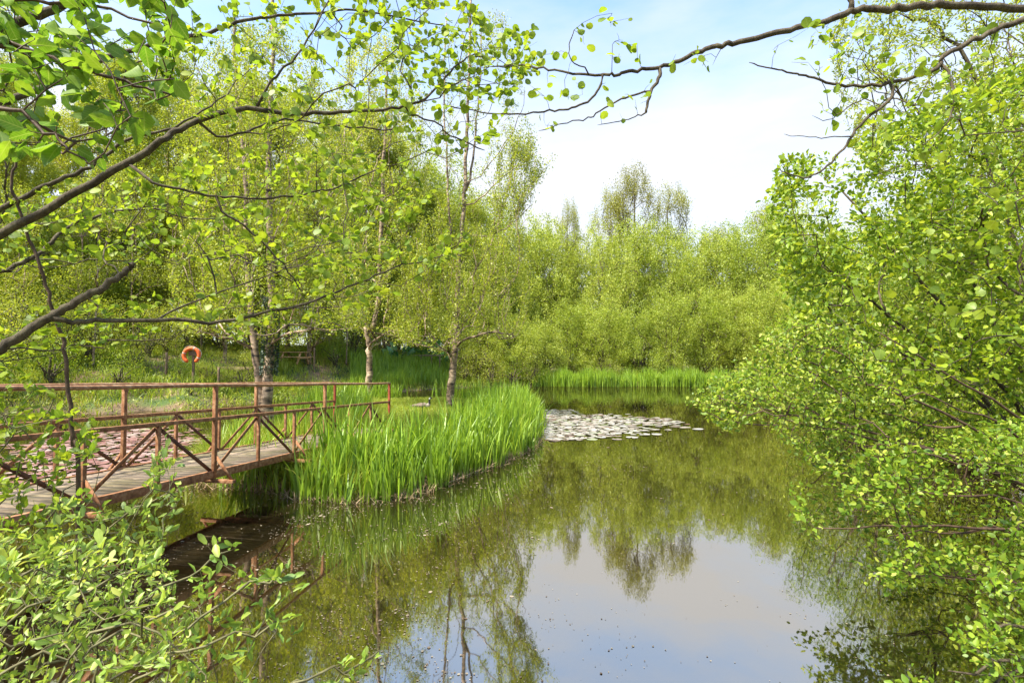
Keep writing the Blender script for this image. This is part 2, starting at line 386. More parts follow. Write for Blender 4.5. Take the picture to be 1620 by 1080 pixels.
T_ROUND = ovate(.46, .55, .3, .07)
T_OVATE = ovate(.36, .42, .05, .10)
T_WILL = ovate(.22, .5, .12, .07)
T_OBOV = ovate(.235, .60, .22, .09, -.12)

def leaves(P, Dv, size, tmpl, up=.6, jitter=.8, rg=rng, tint=None, droop=0.0):
    n = len(P)
    Dv = nrm(Dv + jitter * rg.normal(size=(n, 3)) * .6 + np.array([0, 0, -droop]))
    U = nrm(rg.normal(size=(n, 3)) * (1 - up) + np.array([0, 0, up]))
    S = nrm(np.cross(U, Dv)); U = np.cross(Dv, S)
    tv, tf = tmpl; k = len(tv)
    size = np.broadcast_to(size, (n,)) * rg.uniform(.5, 1.25, n); cz = rg.uniform(-.6, 2.4, n)[:, None, None]; wy = rg.uniform(.7, 1.12, n)[:, None, None]
    V = P[:, None] + size[:, None, None] * (tv[None, :, 0:1] * Dv[:, None] + tv[None, :, 1:2] * wy * S[:, None] + tv[None, :, 2:3] * cz * U[:, None])
    faces = [(f[None] + (np.arange(n) * k)[:, None, None]).reshape(-1, f.shape[1]) for f in tf]
    tn = rg.random(n) if tint is None else tint
    return V.reshape(-1, 3), faces, np.repeat(tn, k)

# ------------------------------------------------------------------ branching skeletons
class Skel:
    def __init__(s): s.P = []; s.par = []; s.rfix = []; s.paths = []
    def add_limb(s, pts, r0, r1, parent=-1):
        idx = []
        if parent >= 0: idx.append(parent)
        n = len(pts)
        for k, p in enumerate(pts):
            s.par.append(idx[-1] if idx else -1)
            s.P.append(np.asarray(p, float)); s.rfix.append(r0 + (r1 - r0) * k / max(n - 1, 1)); idx.append(len(s.P) - 1)
        s.paths.append(idx); return idx
    def grow(s, T, rg, step=.4, wig=.08, pen=.25, lift=.25, first=0, out=.5, order=True):
        """reach every target from the nearest node of what has grown so far"""
        base = s.P[first]
        P = np.zeros((len(s.P) + int(len(T) * 12) + 100, 3)); n = len(s.P); P[:n] = s.P
        par = list(s.par); rf = list(s.rfix)
        if order: T = T[np.argsort(np.linalg.norm(T - base, axis=1) + rg.normal(size=len(T)) * .3)]
        for t in T:
            dv = P[:n] - t; d = np.sqrt((dv ** 2).sum(1)) + pen * np.sqrt(((P[:n] - base) ** 2).sum(1))
            d[P[:n, 2] > t[2] + lift * 4] += .5
            jn = int(np.argmin(d)); a = P[jn].copy(); L_ = np.linalg.norm(t - a)
            if L_ < step * .3: continue
            m = max(2, int(math.ceil(L_ / step))); m = min(m, 11)
            pj = par[jn]
            d0 = nrm(a - P[pj]) if pj >= 0 else np.array([0, 0, 1.0])
            c1 = a + (d0 * out + nrm(t - a) * (1 - out)) * L_ * .4
            c2 = t - (nrm(t - a) * .8 + np.array([0, 0, lift])) * L_ * .3
            idx = [jn]
            for k in range(1, m + 1):
                u = k / m
                b = (1 - u) ** 3 * a + 3 * (1 - u) ** 2 * u * c1 + 3 * (1 - u) * u * u * c2 + u ** 3 * t
                b = b + rg.normal(size=3) * wig * min(L_, 1.0) * (.25 if k == m else .5)
                P[n] = b; par.append(idx[-1]); rf.append(-1); idx.append(n); n += 1
                if n >= len(P) - 2: P = np.concatenate([P, np.zeros((5000, 3))])
            s.paths.append(idx)
        s.P = [P[k] for k in range(n)]; s.par = par; s.rfix = rf
    def finish(s, rtip=.004, ex=.5, rmax=9):
        n = len(s.P); cnt = np.zeros(n); par = np.array(s.par)
        kids = np.zeros(n, int)
        for k in range(n):
            if par[k] >= 0: kids[par[k]] += 1
        cnt[kids == 0] = 1
        for k in range(n - 1, -1, -1):
            if par[k] >= 0: cnt[par[k]] += cnt[k]
        s.cnt = cnt
        r = np.minimum(rtip * cnt ** ex, rmax)
        rf = np.array(s.rfix); r = np.where(rf > 0, rf, r)
        # a child is never thicker than its parent
        for k in range(n):
            if par[k] >= 0: r[k] = min(r[k], r[par[k]])
        s.r = r; s.A = np.array(s.P)
    def wood(s, minr=0, sides=(5, 8), thick=.03, tip=.5):
        tb = TB()
        for idx in s.paths:
            r = s.r[idx].copy()
            if len(idx) > 1: r[0] = min(r[0], r[1] * 1.25)
            if r.max() < minr: continue
            if s.cnt[idx[-1]] <= 1: r[-1] *= tip
            tb.tube(s.A[idx], r, sides[1] if r.max() > thick else sides[0], cap=r.max() > thick)
        return tb
    def twig_points(s, per_m, rg, maxcnt=3, spread=.0):
        par = np.array(s.par); k = np.nonzero((s.cnt <= maxcnt) & (par >= 0) & (np.array(s.rfix) < 0))[0]
        a = s.A[par[k]]; b = s.A[k]; ln = np.linalg.norm(b - a, axis=1)
        e = ln * per_m; m = np.floor(e + rg.random(len(e))).astype(int)
        ii = np.repeat(np.arange(len(k)), m); u = rg.random(len(ii))[:, None]
        P = a[ii] * (1 - u) + b[ii] * u
        if spread: P = P + rg.normal(size=P.shape) * spread
        return P, nrm(b - a)[ii]

def crm(pts, n=6, jit=0.0, rg=rng):
    """Catmull-Rom through the points"""
    P = np.asarray(pts, float); P = np.vstack([2 * P[0] - P[1], P, 2 * P[-1] - P[-2]]); o_ = []
    for k in range(1, len(P) - 2):
        p0, p1, p2, p3 = P[k - 1:k + 3]
        for u in np.arange(n) / n:
            o_.append(.5 * (2 * p1 + (p2 - p0) * u + (2 * p0 - 5 * p1 + 4 * p2 - p3) * u * u + (3 * p1 - p0 - 3 * p2 + p3) * u ** 3))
    o_.append(P[-2]); o_ = np.array(o_)
    if jit: o_[1:-1] += rg.normal(size=o_[1:-1].shape) * jit
    return o_

def in_ellipsoids(n, ells, rg, shell=.0):
    """n points spread over a list of (centre, radii, weight); shell pushes them outwards"""
    wts = np.array([e[2] for e in ells], float); wts /= wts.sum()
    ks = rg.choice(len(ells), n, p=wts)
    v = nrm(rg.normal(size=(n, 3))); rr = rg.random(n) ** (1 / (3 + shell * 6))
    C = np.array([e[0] for e in ells], float)[ks]; Rr = np.array([e[1] for e in ells], float)[ks]
    return C + v * rr[:, None] * Rr

def plant_thing(root, skel, leafdata, wood_mat, leaf_m, wood_name='trunk', crown_name='crown', **kw):
    a = link(wood_name, skel.wood(**kw).mesh(wood_name, wood_mat, True), root)
    V, fc, tn = leafdata
    b = link(crown_name, mesh_np(crown_name, V, fc, leaf_m, tint=tn), root)
    return a, b

# ------------------------------------------------------------------ tree kinds (built once each, then copied)
def clumps(rg, n, R_, z0, z1, rad, flat=.7, prof=None):
    """n clumps scattered through a crown of radius R_ between z0 and z1"""
    e = []
    for k in range(n):
        u = rg.random(); z = z0 + (z1 - z0) * u
        pr = prof(u) if prof else math.sin(math.pi * min(.98, .12 + .85 * u)) ** .6
        a = rg.random() * 2 * math.pi; rr = R_ * pr * math.sqrt(rg.random())
        s_ = rad * rg.uniform(.6, 1.3)
        e.append(((rr * math.cos(a), rr * math.sin(a), z), (s_, s_, s_ * flat), s_ ** 2))
    return e

def kind_willow(seed, H=8.5, Rr=3.3, stems=7, nt=900, leaf=.125, per=85, mat='far', low=.12, bark='bark'):
    rg = np.random.default_rng(seed); s = Skel()
    s.add_limb([(0, 0, -.3), (0, 0, .15)], .16, .14)
    for k in range(stems):
        a = k / stems * 6.283 + rg.random(); t = rg.uniform(.25, .6) * Rr; h = H * rg.uniform(.35, .6)
        pts = crm([(0.05 * math.cos(a), .05 * math.sin(a), 0), (t * .25 * math.cos(a), t * .25 * math.sin(a), h * .45), (t * .8 * math.cos(a + .3), t * .8 * math.sin(a + .3), h)], 4, .03, rg)
        s.add_limb(pts, rg.uniform(.05, .09), .035, 1)
    T = in_ellipsoids(nt, clumps(rg, 60, Rr * .85, H * low, H * .92, H * .09, 1.5), rg, .2)
    sp_ = rg.random(34) * 6.28; sr_ = Rr * .75 * np.sqrt(rg.random(34)); T = np.concatenate([T, np.stack([sr_ * np.cos(sp_), sr_ * np.sin(sp_), H * (1.10 - .28 * (sr_ / Rr) ** 2) * rg.uniform(.86, 1.08, 34)], -1)])
    T = T[T[:, 2] > .4]
    s.grow(T, rg, step=.5, lift=.3); s.finish(.007, .45, .09)
    P, D = s.twig_points(per, rg, 5, .17)
    # tall single shoots above the crown
    return s.wood(minr=.009, sides=(3, 5)).mesh('trunk', M[bark], True), leaves_mesh(P, D, leaf, T_RH, mat, rg)

def leaves_mesh(P, D, size, tm, mat, rg, up=.35, jitter=1.0, droop=0.0, name='crown'):
    V, fc, tn = leaves(P, D, size, tm, up, jitter, rg, droop=droop)
    return mesh_np(name, V, fc, M[mat], tint=tn)

def kind_birch(seed, H=15, Rr=3.0, r0=.16, low=.22, nt=950, leaf=.10, per=100, mat='birchleaf', bark='birch', lean=.3, ncl=40, two=False):
    rg = np.random.default_rng(seed); s = Skel()
    a = rg.random() * 6.28
    ctr = [(0, 0, -.3), (0, 0, 0)] + [(lean * (u ** 1.4) * math.cos(a) + rg.normal() * .05, lean * (u ** 1.4) * math.sin(a) + rg.normal() * .05, H * u) for u in (.15, .3, .5, .7, .88)]
    s.add_limb(crm(ctr, 5, .015, rg), r0 * 1.1, r0 * .18)
    if two:
        s.add_limb(crm([ctr[2], (ctr[2][0] + .35, ctr[2][1] + .1, H * .26), (ctr[2][0] + .9, .3, H * .5), (ctr[2][0] + 1.3, .3, H * .78)], 5, .02, rg)[1:], r0 * .7, r0 * .16, 11)
    T = in_ellipsoids(nt, clumps(rg, ncl, Rr * .85, H * low, H * .97, H * .065, .8, lambda u: (1 - u) ** .55 * (.55 + .6 * u) + .12), rg, .2)
    s.grow(T, rg, step=.5, lift=-.12, pen=.32); s.finish(.006, .47, .07)
    P, D = s.twig_points(per, rg, 4, .15)
    return s.wood(minr=.0085, sides=(3, 8)).mesh('trunk', M[bark], True), leaves_mesh(P, D, leaf, T_RH, mat, rg, droop=.5)

K = {}
K['w1'] = kind_willow(11); K['w2'] = kind_willow(12, 7.6, 3.6, 8); K['w3'] = kind_willow(13, 9.5, 3.0, 5)
K['w4'] = kind_willow(14, 6.0, 3.2, 9, 850, .11, 90, low=.06)
K['b1'] = kind_birch(21); K['b2'] = kind_birch(22, 16, 3.4, .15, .18); K['b3'] = kind_birch(23, 14, 2.8, .12, .14)
K['s1'] = kind_birch(24, 13, 3.2, .2, .4, 900, .10, 36, 'rust', 'bark')
K['m1'] = kind_willow(17, 6.5, 2.9, 8, 1100, .065, 150, 'willow', .06); K['m2'] = kind_willow(18, 5.6, 2.7, 8, 1100, .06, 150, 'birchleaf', .05)
K['p1'] = kind_birch(41, 10, 1.3, .055, .3, 260, .085, 40, lean=.6, ncl=14); K['p2'] = kind_birch(42, 9, 1.2, .06, .42, 200, .085, 40, 'birchleaf', 'bark', lean=.8, ncl=12)
K['u1'] = kind_willow(31, 2.6, 1.5, 8, 420, .07, 60, 'birchleaf', .05); K['u2'] = kind_willow(32, 1.9, 1.4, 8, 400, .065, 60, 'willow', .04)

ORD = ['first', 'second', 'third', 'fourth', 'fifth', 'sixth', 'seventh', 'eighth', 'ninth', 'tenth', 'eleventh', 'twelfth', 'thirteenth', 'fourteenth', 'fifteenth', 'sixteenth',
       'seventeenth', 'eighteenth', 'nineteenth', 'twentieth', 'twenty-first', 'twenty-second', 'twenty-third', 'twenty-fourth', 'twenty-fifth', 'twenty-sixth', 'twenty-seventh', 'twenty-eighth', 'twenty-ninth', 'thirtieth'] + ['thirty-' + q_ for q_ in ('first', 'second', 'third', 'fourth', 'fifth', 'sixth', 'seventh', 'eighth', 'ninth')] + ['fortieth'] + ['forty-' + q_ for q_ in ('first', 'second', 'third', 'fourth')]
def place(kind, name, px, D, s, rz, label, cat, group, sz=None):
    x = (px - 810) / F * D; y = D
    t = thing(name, label, cat, (x, y, zg(x, y) - .02), rz, group)
    t.scale = (s, s, sz or s)
    tm, cm = K[kind]
    link('trunk', tm, t); link('crown', cm, t)
    return t

rr = random.Random(5)
def row(items, name, cat, phrase, group):
    items = sorted(items, key=lambda q_: q_[1])
    for k, (kd, px, D, s, sz) in enumerate(items):
        place(kd, name, px, D, s, rr.random() * 6.28, f'{ORD[k]} from the left of the {phrase}', cat, group, sz)

# far bank behind the reeds: front row of bushy willows
row([('w4', 848, 46, .9, .85), ('w1', 905, 49, .9, .78), ('w2', 955, 47.5, .92, .85), ('w4', 1010, 47, 1.0, 1.0), ('w1', 1062, 48, .9, .9), ('w2', 1120, 48.5, .95, .95), ('w3', 1165, 48, .9, .8),
     ('w1', 1225, 46, 1., .95), ('w2', 1290, 44, 1.0, 1.0), ('w3', 1370, 42, 1, .9), ('w1', 1460, 40, 1, 1)],
    'willow_bush', 'willow bush', 'bushy willows right behind the far reeds', 'willows behind the far reed bed')
row([('w3', 862, 55, 1.2, 1.5), ('w1', 915, 57, 1.2, 1.6), ('w3', 965, 54, 1.2, 1.5), ('w3', 1022, 57, 1.3, 1.62), ('w2', 1075, 55, 1.2, 1.7), ('w3', 1130, 56, 1.3, 1.5), ('w1', 1180, 54, 1.2, 1.62), ('w3', 1235, 53, 1.3, 1.62), ('w3', 890, 60, 1.3, 1.6), ('w1', 940, 62, 1.3, 1.68), ('w1', 998, 60, 1.2, 1.7), ('w3', 1050, 61, 1.3, 1.66), ('w1', 1105, 60, 1.3, 1.66), ('w3', 1155, 61, 1.4, 1.6), ('w3', 1205, 59, 1.4, 1.6), ('w1', 1265, 58, 1.4, 2.0),
     ('w1', 1310, 52, 1.2, 1.4), ('w3', 1400, 50, 1.3, 1.3), ('w2', 1500, 48, 1.3, 1.4)],
    'willow_tree', 'willow tree', 'taller willows behind the far bushy row', 'tall willows of the far bank')
row([('s1', 1008, 62, 1.5, 1.85), ('s1', 900, 58, .7, 1.45), ('s1', 1062, 64, 1.4, 1.72), ('s1', 1215, 62, 1.1, 1.5), ('s1', 968, 64, 1.3, 1.7), ('s1', 1140, 63, 1.2, 1.3)],
    'thin_tree', 'tree', 'sparse bronze trees above the far willows', 'sparse trees above the willows')
row([('m1', 1390, 12.5, .8, .9), ('m2', 1520, 11.0, .8, .95), ('m1', 1330, 20, 1, 1.1), ('m2', 1450, 17, 1.1, 1.2), ('m1', 1580, 15, 1.1, 1.35), ('m2', 1290, 31, 1.2, 1.2), ('m1', 1640, 9.5, .8, 1.0), ('m2', 1700, 13, 1.1, 1.4)],
    'willow_tree', 'willow tree', 'green willows massed behind the great right hand bush', 'willows of the right bank')
# wood on the left and middle, far side of the pond
items = []
for k, (px, D, kd, s) in enumerate([(20, 33, 'b1', .95), (110, 38, 'b2', .95), (190, 31, 'b3', 1.0), (265, 36, 'b1', 1.0), (330, 42, 'b2', 1.05), (395, 35, 'b3', 1.0), (455, 41, 'b1', 1.05), (520, 39, 'b2', .95),
                                    (575, 46, 'b3', 1.15), (625, 48, 'b1', 1.0), (655, 52, 'b2', 1.0), (690, 50, 'b3', 1.0), (745, 52, 'b1', .9), (785, 50, 'b3', .85), (-60, 28, 'b2', .9), (-180, 34, 'b1', 1), (60, 45, 'b3', 1.1), (-120, 26, 'b3', 1.0), (-20, 40, 'b1', 1.1), (150, 36, 'b2', 1.0), (225, 44, 'b1', 1.1), (295, 33, 'b2', .85), (490, 35, 'b3', .85), (540, 52, 'b1', 1.1), (600, 55, 'b2', 1.1), (355, 30, 'b3', .8), (425, 37, 'b1', .9)]):
    items.append((kd, px, D, s * 1.15, s * rr.uniform(1.22, 1.42) * (1 if px < 640 else .86)))
row(items, 'birch_tree', 'birch tree', 'slender birches of the wood across the pond', 'birches of the wood across the pond')
row([(('p1', 'p2')[k % 2], px_, D_, rr.uniform(.85, 1.25), rr.uniform(.9, 1.4)) for k, (px_, D_) in enumerate([(28, 26), (75, 30), (128, 27.5), (172, 32), (212, 28), (248, 34), (278, 29.5), (318, 31), (352, 35), (386, 32), (452, 38), (486, 34.5), (498, 37), (524, 41), (548, 37), (566, 40), (600, 45), (640, 46), (770, 46), (-10, 23), (148, 24.5)])],
    'young_tree', 'young tree', 'thin pole like young trees on the left bank', 'thin young trees on the left bank')
items = [('w1', -40, 29, 1, 1.0), ('w2', 60, 34, 1, 1.1), ('w3', 150, 30, .9, .9), ('w2', 235, 37, 1, 1.05), ('w1', 300, 40, 1.1, 1.2), ('w3', 370, 43, 1.1, 1.2), ('w1', 560, 44, 1.0, 1.1), ('w2', 500, 46, 1.1, 1.2), ('w2', 610, 47, 1.0, 1.0),
         ('w3', 660, 50, 1.05, 1.0), ('w1', 725, 47, .95, .95), ('w2', 770, 46, .9, .85), ('w4', 815, 45, .95, .85), ('w1', 805, 53, 1.1, 1.15), ('w3', 730, 56, 1.2, 1.2), ('w1', 650, 60, 1.4, 1.4), ('w1', 430, 48, 1.2, 1.3), ('w2', 130, 46, 1.3, 1.3), ('w3', 668, 54, 1.7, 2.0), ('w3', 705, 57, 1.7, 1.95), ('w1', 745, 58, 1.6, 1.95), ('w3', 785, 57, 1.6, 1.75), ('w1', 825, 58, 1.5, 1.75), ('w3', 855, 60, 1.4, 1.7), ('w3', 630, 50, 1.6, 2.0)]
row(items, 'willow_tree', 'willow tree', 'dense willows of the wood on the left bank', 'willows in the wood on the left')
items = []
for px, D, kd, s in [(15, 23, 'u1', 1.0), (80, 22.5, 'u2', 1.0), (140, 25, 'u1', 1.1), (190, 23.6, 'u2', .8), (30, 27, 'u1', 1.5), (235, 27, 'u1', 1.0), (330, 26.5, 'u2', .7), (385, 27.5, 'u1', .7), (530, 36, 'u2', 1.0),
                     (560, 39, 'u1', 1.5), (610, 43, 'u1', 1.4), (735, 42.5, 'u1', 1.0), (775, 42.5, 'u1', 1.1), (812, 42.8, 'u2', 1.3), (840, 43.5, 'u1', 1.2), (965, 44.3, 'u1', .8), (755, 44, 'u1', 1.6), (120, 29, 'u2', 1.6), (200, 31, 'u1', 1.5), (-60, 20, 'u1', 1.5), (500, 37, 'u2', .6), (303, 24.4, 'u2', .42), (285, 25.6, 'u2', .45), (322, 26, 'u1', .4), (400, 29, 'u1', .6), (262, 28, 'u1', .9), (420, 31, 'u2', .5), (505, 36.5, 'u1', .55), (350, 33, 'u1', 1.1), (160, 27, 'u1', 1.0), (40, 24, 'u1', 1.1), (110, 24.5, 'u1', .9), (10, 30, 'w4', .6), (90, 31, 'w4', .55), (180, 33, 'w4', .6), (250, 31, 'u1', 1.3), (310, 36, 'w4', .5), (400, 38, 'w4', .45), (520, 42, 'w4', .5), (575, 45, 'w4', .5), (215, 25.5, 'u1', .6)]:
    items.append((kd, px, D, s, s))
row(items, 'shrub', 'shrub', 'low leafy shrubs along the far shore', 'low shrubs on the far shore')

# distant wood closing the view: too far to tell trunks apart
rgd = np.random.default_rng(77)
n = 150000
ang = rgd.uniform(R(-62), R(62), n); dist = rgd.uniform(66, 100, n)
cx_, cy_ = np.sin(ang) * dist, np.cos(ang) * dist
hh = 7.5 + 1.3 * np.sin(ang * 23) + 1.0 * np.sin(ang * 51 + 1) + np.where(ang < 0.03, 4.0, 0)
zz = hh * rgd.random(n) ** 1.1 * rgd.uniform(.85, 1.2, n)
V, fc, tn = leaves(np.stack([cx_, cy_, zz + 1.0], -1), rgd.normal(size=(n, 3)), .34, T_RH, .3, 1, rgd)
o = link('distant_wood', mesh_np('distant_wood', V, fc, M['far'], tint=tn)); tag(o, kind='stuff')

# ------------------------------------------------------------------ footbridge of rusty steel
rgb = np.random.default_rng(3)
def rust_mat(name, cols, scale=9):
    return noise_mat(name, [(.25, cols[0]), (.5, cols[1]), (.72, cols[2])], scale, .8, .35, 9, dist=.004, nrough=.7)
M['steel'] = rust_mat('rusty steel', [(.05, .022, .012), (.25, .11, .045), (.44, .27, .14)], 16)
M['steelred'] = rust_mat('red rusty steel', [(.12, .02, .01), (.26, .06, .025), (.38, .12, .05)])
M['steeldark'] = rust_mat('shaded rusty steel', [(.04, .018, .01), (.10, .04, .02), (.19, .09, .04)])  # darker copy of the rusty steel, with shade painted into the colour
M['pipe'] = noise_mat('rusty handrail pipe', [(.25, (.14, .055, .025)), (.5, (.34, .17, .08)), (.7, (.55, .38, .22))], 14, .6, .3, 9, dist=.003)
def deck_mat():
    m, Nn, Ll = newmat('weathered deck boards')
    o = Nn('ShaderNodeOutputMaterial'); p = Nn('ShaderNodeBsdfPrincipled'); p.inputs['Roughness'].default_value = .9
    at = Nn('ShaderNodeAttribute'); at.attribute_name = 'tint'
    t = Nn('ShaderNodeTexCoord'); a = Nn('ShaderNodeMapping'); a.inputs['Scale'].default_value = (1.5, 14, 1.5); a.inputs['Rotation'].default_value = (0, 0, R(0))
    n = Nn('ShaderNodeTexNoise'); n.inputs['Scale'].default_value = 3.5; n.inputs['Detail'].default_value = 8
    n2 = Nn('ShaderNodeTexNoise'); n2.inputs['Scale'].default_value = 1.8; n2.inputs['Detail'].default_value = 6
    Ll(t.outputs['Object'], a.inputs[0]); Ll(a.outputs[0], n.inputs['Vector']); Ll(t.outputs['Object'], n2.inputs['Vector'])
    r = ramp(Nn, [(.3, (.10, .07, .045)), (.55, (.26, .2, .14)), (.75, (.42, .35, .27))]); Ll(n.outputs['Fac'], r.inputs[0])
    r2 = ramp(Nn, [(0, (.62, .6, .58)), (1, (1.1, 1.05, 1))]); Ll(at.outputs['Fac'], r2.inputs[0])
    r3 = ramp(Nn, [(.42, (.55, .6, .42)), (.6, (1, 1, 1))]); Ll(n2.outputs['Fac'], r3.inputs[0])
    mu = Nn('ShaderNodeMix'); mu.data_type = 'RGBA'; mu.blend_type = 'MULTIPLY'; mu.inputs['Factor'].default_value = 1
    m3 = Nn('ShaderNodeMix'); m3.data_type = 'RGBA'; m3.blend_type = 'MULTIPLY'; m3.inputs['Factor'].default_value = 1
    Ll(r.outputs[0], mu.inputs['A']); Ll(r2.outputs[0], mu.inputs['B']); Ll(mu.outputs['Result'], m3.inputs['A']); Ll(r3.outputs[0], m3.inputs['B'])
    Ll(m3.outputs['Result'], p.inputs['Base Color'])
    b = Nn('ShaderNodeBump'); b.inputs['Strength'].default_value = .5; b.inputs['Distance'].default_value = .006
    Ll(n.outputs['Fac'], b.inputs['Height']); Ll(b.outputs[0], p.inputs['Normal']); Ll(p.outputs[0], o.inputs[0])
    return m
M['deck'] = deck_mat()

BA = np.array([-2.79, 12.5, .475]); BD = np.array([.1765, 1.0, -.0372])      # right hand lower edge of the deck, per metre of depth
def BP(y, side=0.0, up=0.0):
    """a point of the bridge: depth y, metres to the left of the right edge, metres above the deck"""
    p = BA + BD * (y - 12.5); return p + np.array([-.9848, .1738, 0]) * side + np.array([0, 0, up])
BWID = 1.32
bu = nrm(BD); bs = np.array([-.9848, .1738, 0]); bup = nrm(np.cross(bs, bu)); bup = bup if bup[2] > 0 else -bup
br = thing('footbridge', 'rusty steel footbridge with timber deck and open railings leading to the reedy island', 'footbridge', tuple(BP(8, BWID / 2, -.1)))
def bput(tb, name, mat, bev=0, smooth=False):
    o = tb.build(name, M[mat], None, smooth, None, bev); o.parent = br
    o.location = -np.array(br.location); return o
y0, y1 = 2.9, 12.75
# deck boards laid across
V = []; Fc = []; tn = []; nb = 0; yy = y0
tb = TB()
while yy < y1 - .05:
    wbd = .135
    c = BP(yy + wbd / 2, BWID / 2, -.012 + rgb.normal() * .002)
    tb.box(c, bs * (BWID / 2 - .045 + rgb.uniform(-.008, .004)), bu * (wbd / 2 - .006), bup * .014)
    tn += [rgb.random()] * 8; yy += wbd + .004
me = tb.mesh('deck', M['deck']); a_ = me.attributes.new('tint', 'FLOAT', 'POINT'); a_.data.foreach_set('value', np.array(tn, dtype=np.float32))
o = link('deck', me, br); o.location = -np.array(br.location)
for sd_ in (0.0, BWID):
    tb = TB(); tb.bar(BP(y0, sd_, -.035), BP(y1 - .1, sd_, -.035), .05, .10, bup); bput(tb, 'side_beam', 'steel', .004)
for yk in np.arange(3.3, 12.6, 1.8):
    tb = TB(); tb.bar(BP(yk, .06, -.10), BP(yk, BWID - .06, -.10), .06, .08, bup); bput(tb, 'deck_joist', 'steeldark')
posts = [3.33, 4.22, 5.15, 6.0, 6.86, 7.72, 8.6, 9.52, 10.42, 11.36, 12.33]
TALL = {1, 4, 7, 10}
for sd_, out_ in ((0.0, -1), (BWID, 1)):
    off = sd_ + out_ * .012
    for k, yk in enumerate(posts):
        h = 1.07 if k in TALL else .64
        s_ = .048 if k in TALL else .04
        tb = TB(); tb.bar(BP(yk, off, -.07), BP(yk, off, h), s_, s_, bs)
        bput(tb, 'post', 'steelred' if k == 10 else 'steel', .004)
    tb = TB(); tb.tube([BP(y_, off, 1.085 + .004 * math.sin(y_ * 2.1)) for y_ in np.linspace(y0 - .3, 12.36, 24)], .023, 10); bput(tb, 'top_rail', 'pipe', smooth=True)
    tb = TB(); tb.bar(BP(y0 - .3, off, .665), BP(12.30, off, .665), .045, .045, bup); bput(tb, 'middle_rail', 'steel', .004)
    for k in range(len(posts) - 1):
        ya, yb = posts[k], posts[k + 1]
        up_first = (k % 2 == 1)          # tops at odd posts, feet at even posts
        a = BP(ya + .02, off - out_ * .02, .62 if up_first else .0); b = BP(yb - .02, off - out_ * .02, .0 if up_first else .62)
        tb = TB(); tb.bar(a, b, .010, .042, np.cross(bs, nrm(b - a))); bput(tb, 'brace', 'steeldark' if up_first else 'steel')  # falling braces get the dark steel: their shaded side is painted in
    for k in range(2, 11, 2):
        yk = posts[k]
        if k == 10: continue
        tb = TB(); tb.bar(BP(yk, sd_ - out_ * .1, -.115), BP(yk, sd_ + out_ * .30, -.115), .06, .045, bup)
        bput(tb, 'outrigger', 'steel', .003)
        tb = TB(); tb.bar(BP(yk, sd_ + out_ * .27, -.10), BP(yk, sd_ + out_ * .03, .20), .04, .012, bu); bput(tb, 'outrigger_strut', 'steel')

# ------------------------------------------------------------------ blades: iris, reeds, grass
def blades(P, h, wd, rg, lean=.18, curve=.25, segs=4, fold=0.0):
    n = len(P); a = rg.random(n) * 6.283
    d = np.stack([np.cos(a), np.sin(a), np.zeros(n)], -1); ln = np.abs(rg.normal(size=n)) * lean; cv = np.abs(rg.normal(size=n)) * curve
    fa = rg.random(n) * 6.283; S = np.stack([np.cos(fa), np.sin(fa), np.zeros(n)], -1)
    u = np.linspace(0, 1, segs + 1)
    wdt = np.array([.75, 1.0, .95, .7, .04]) if segs == 4 else np.interp(u, [0, .3, .7, 1], [.8, 1, .7, .04])
    off = (ln[:, None] * u[None] + cv[:, None] * u[None] ** 2.6) * h[:, None]
    z = h[:, None] * (u[None] - .35 * np.minimum(cv, 1)[:, None] * u[None] ** 3)
    C = P[:, None] + d[:, None] * off[..., None]; C[..., 2] += z
    hw = (wd[:, None] * wdt[None] / 2)[..., None] * S[:, None]
    V = np.stack([C - hw, C + hw], 2).reshape(-1, 3)
    k = 2 * (segs + 1); b = (np.arange(n) * k)[:, None]; t = (np.arange(segs) * 2)[None]
    f = np.stack([b + t, b + t + 1, b + t + 3, b + t + 2], -1).reshape(-1, 4)
    return V, [f], k
def blade_obj(name, P, h, wd, mat, rg, tint=None, **kw):
    V, f, k = blades(P, h, wd, rg, **kw)
    tn = rg.random(len(P)) if tint is None else tint
    o = link(name, mesh_np(name, V, f, M[mat], tint=np.repeat(tn, k), smooth=True)); return tag(o, kind='stuff')

def scatter(n, box, rg, fn):
    x = rg.uniform(box[0], box[1], n); y = rg.uniform(box[2], box[3], n)
    k = fn(x, y) > rg.random(n); return x[k], y[k]

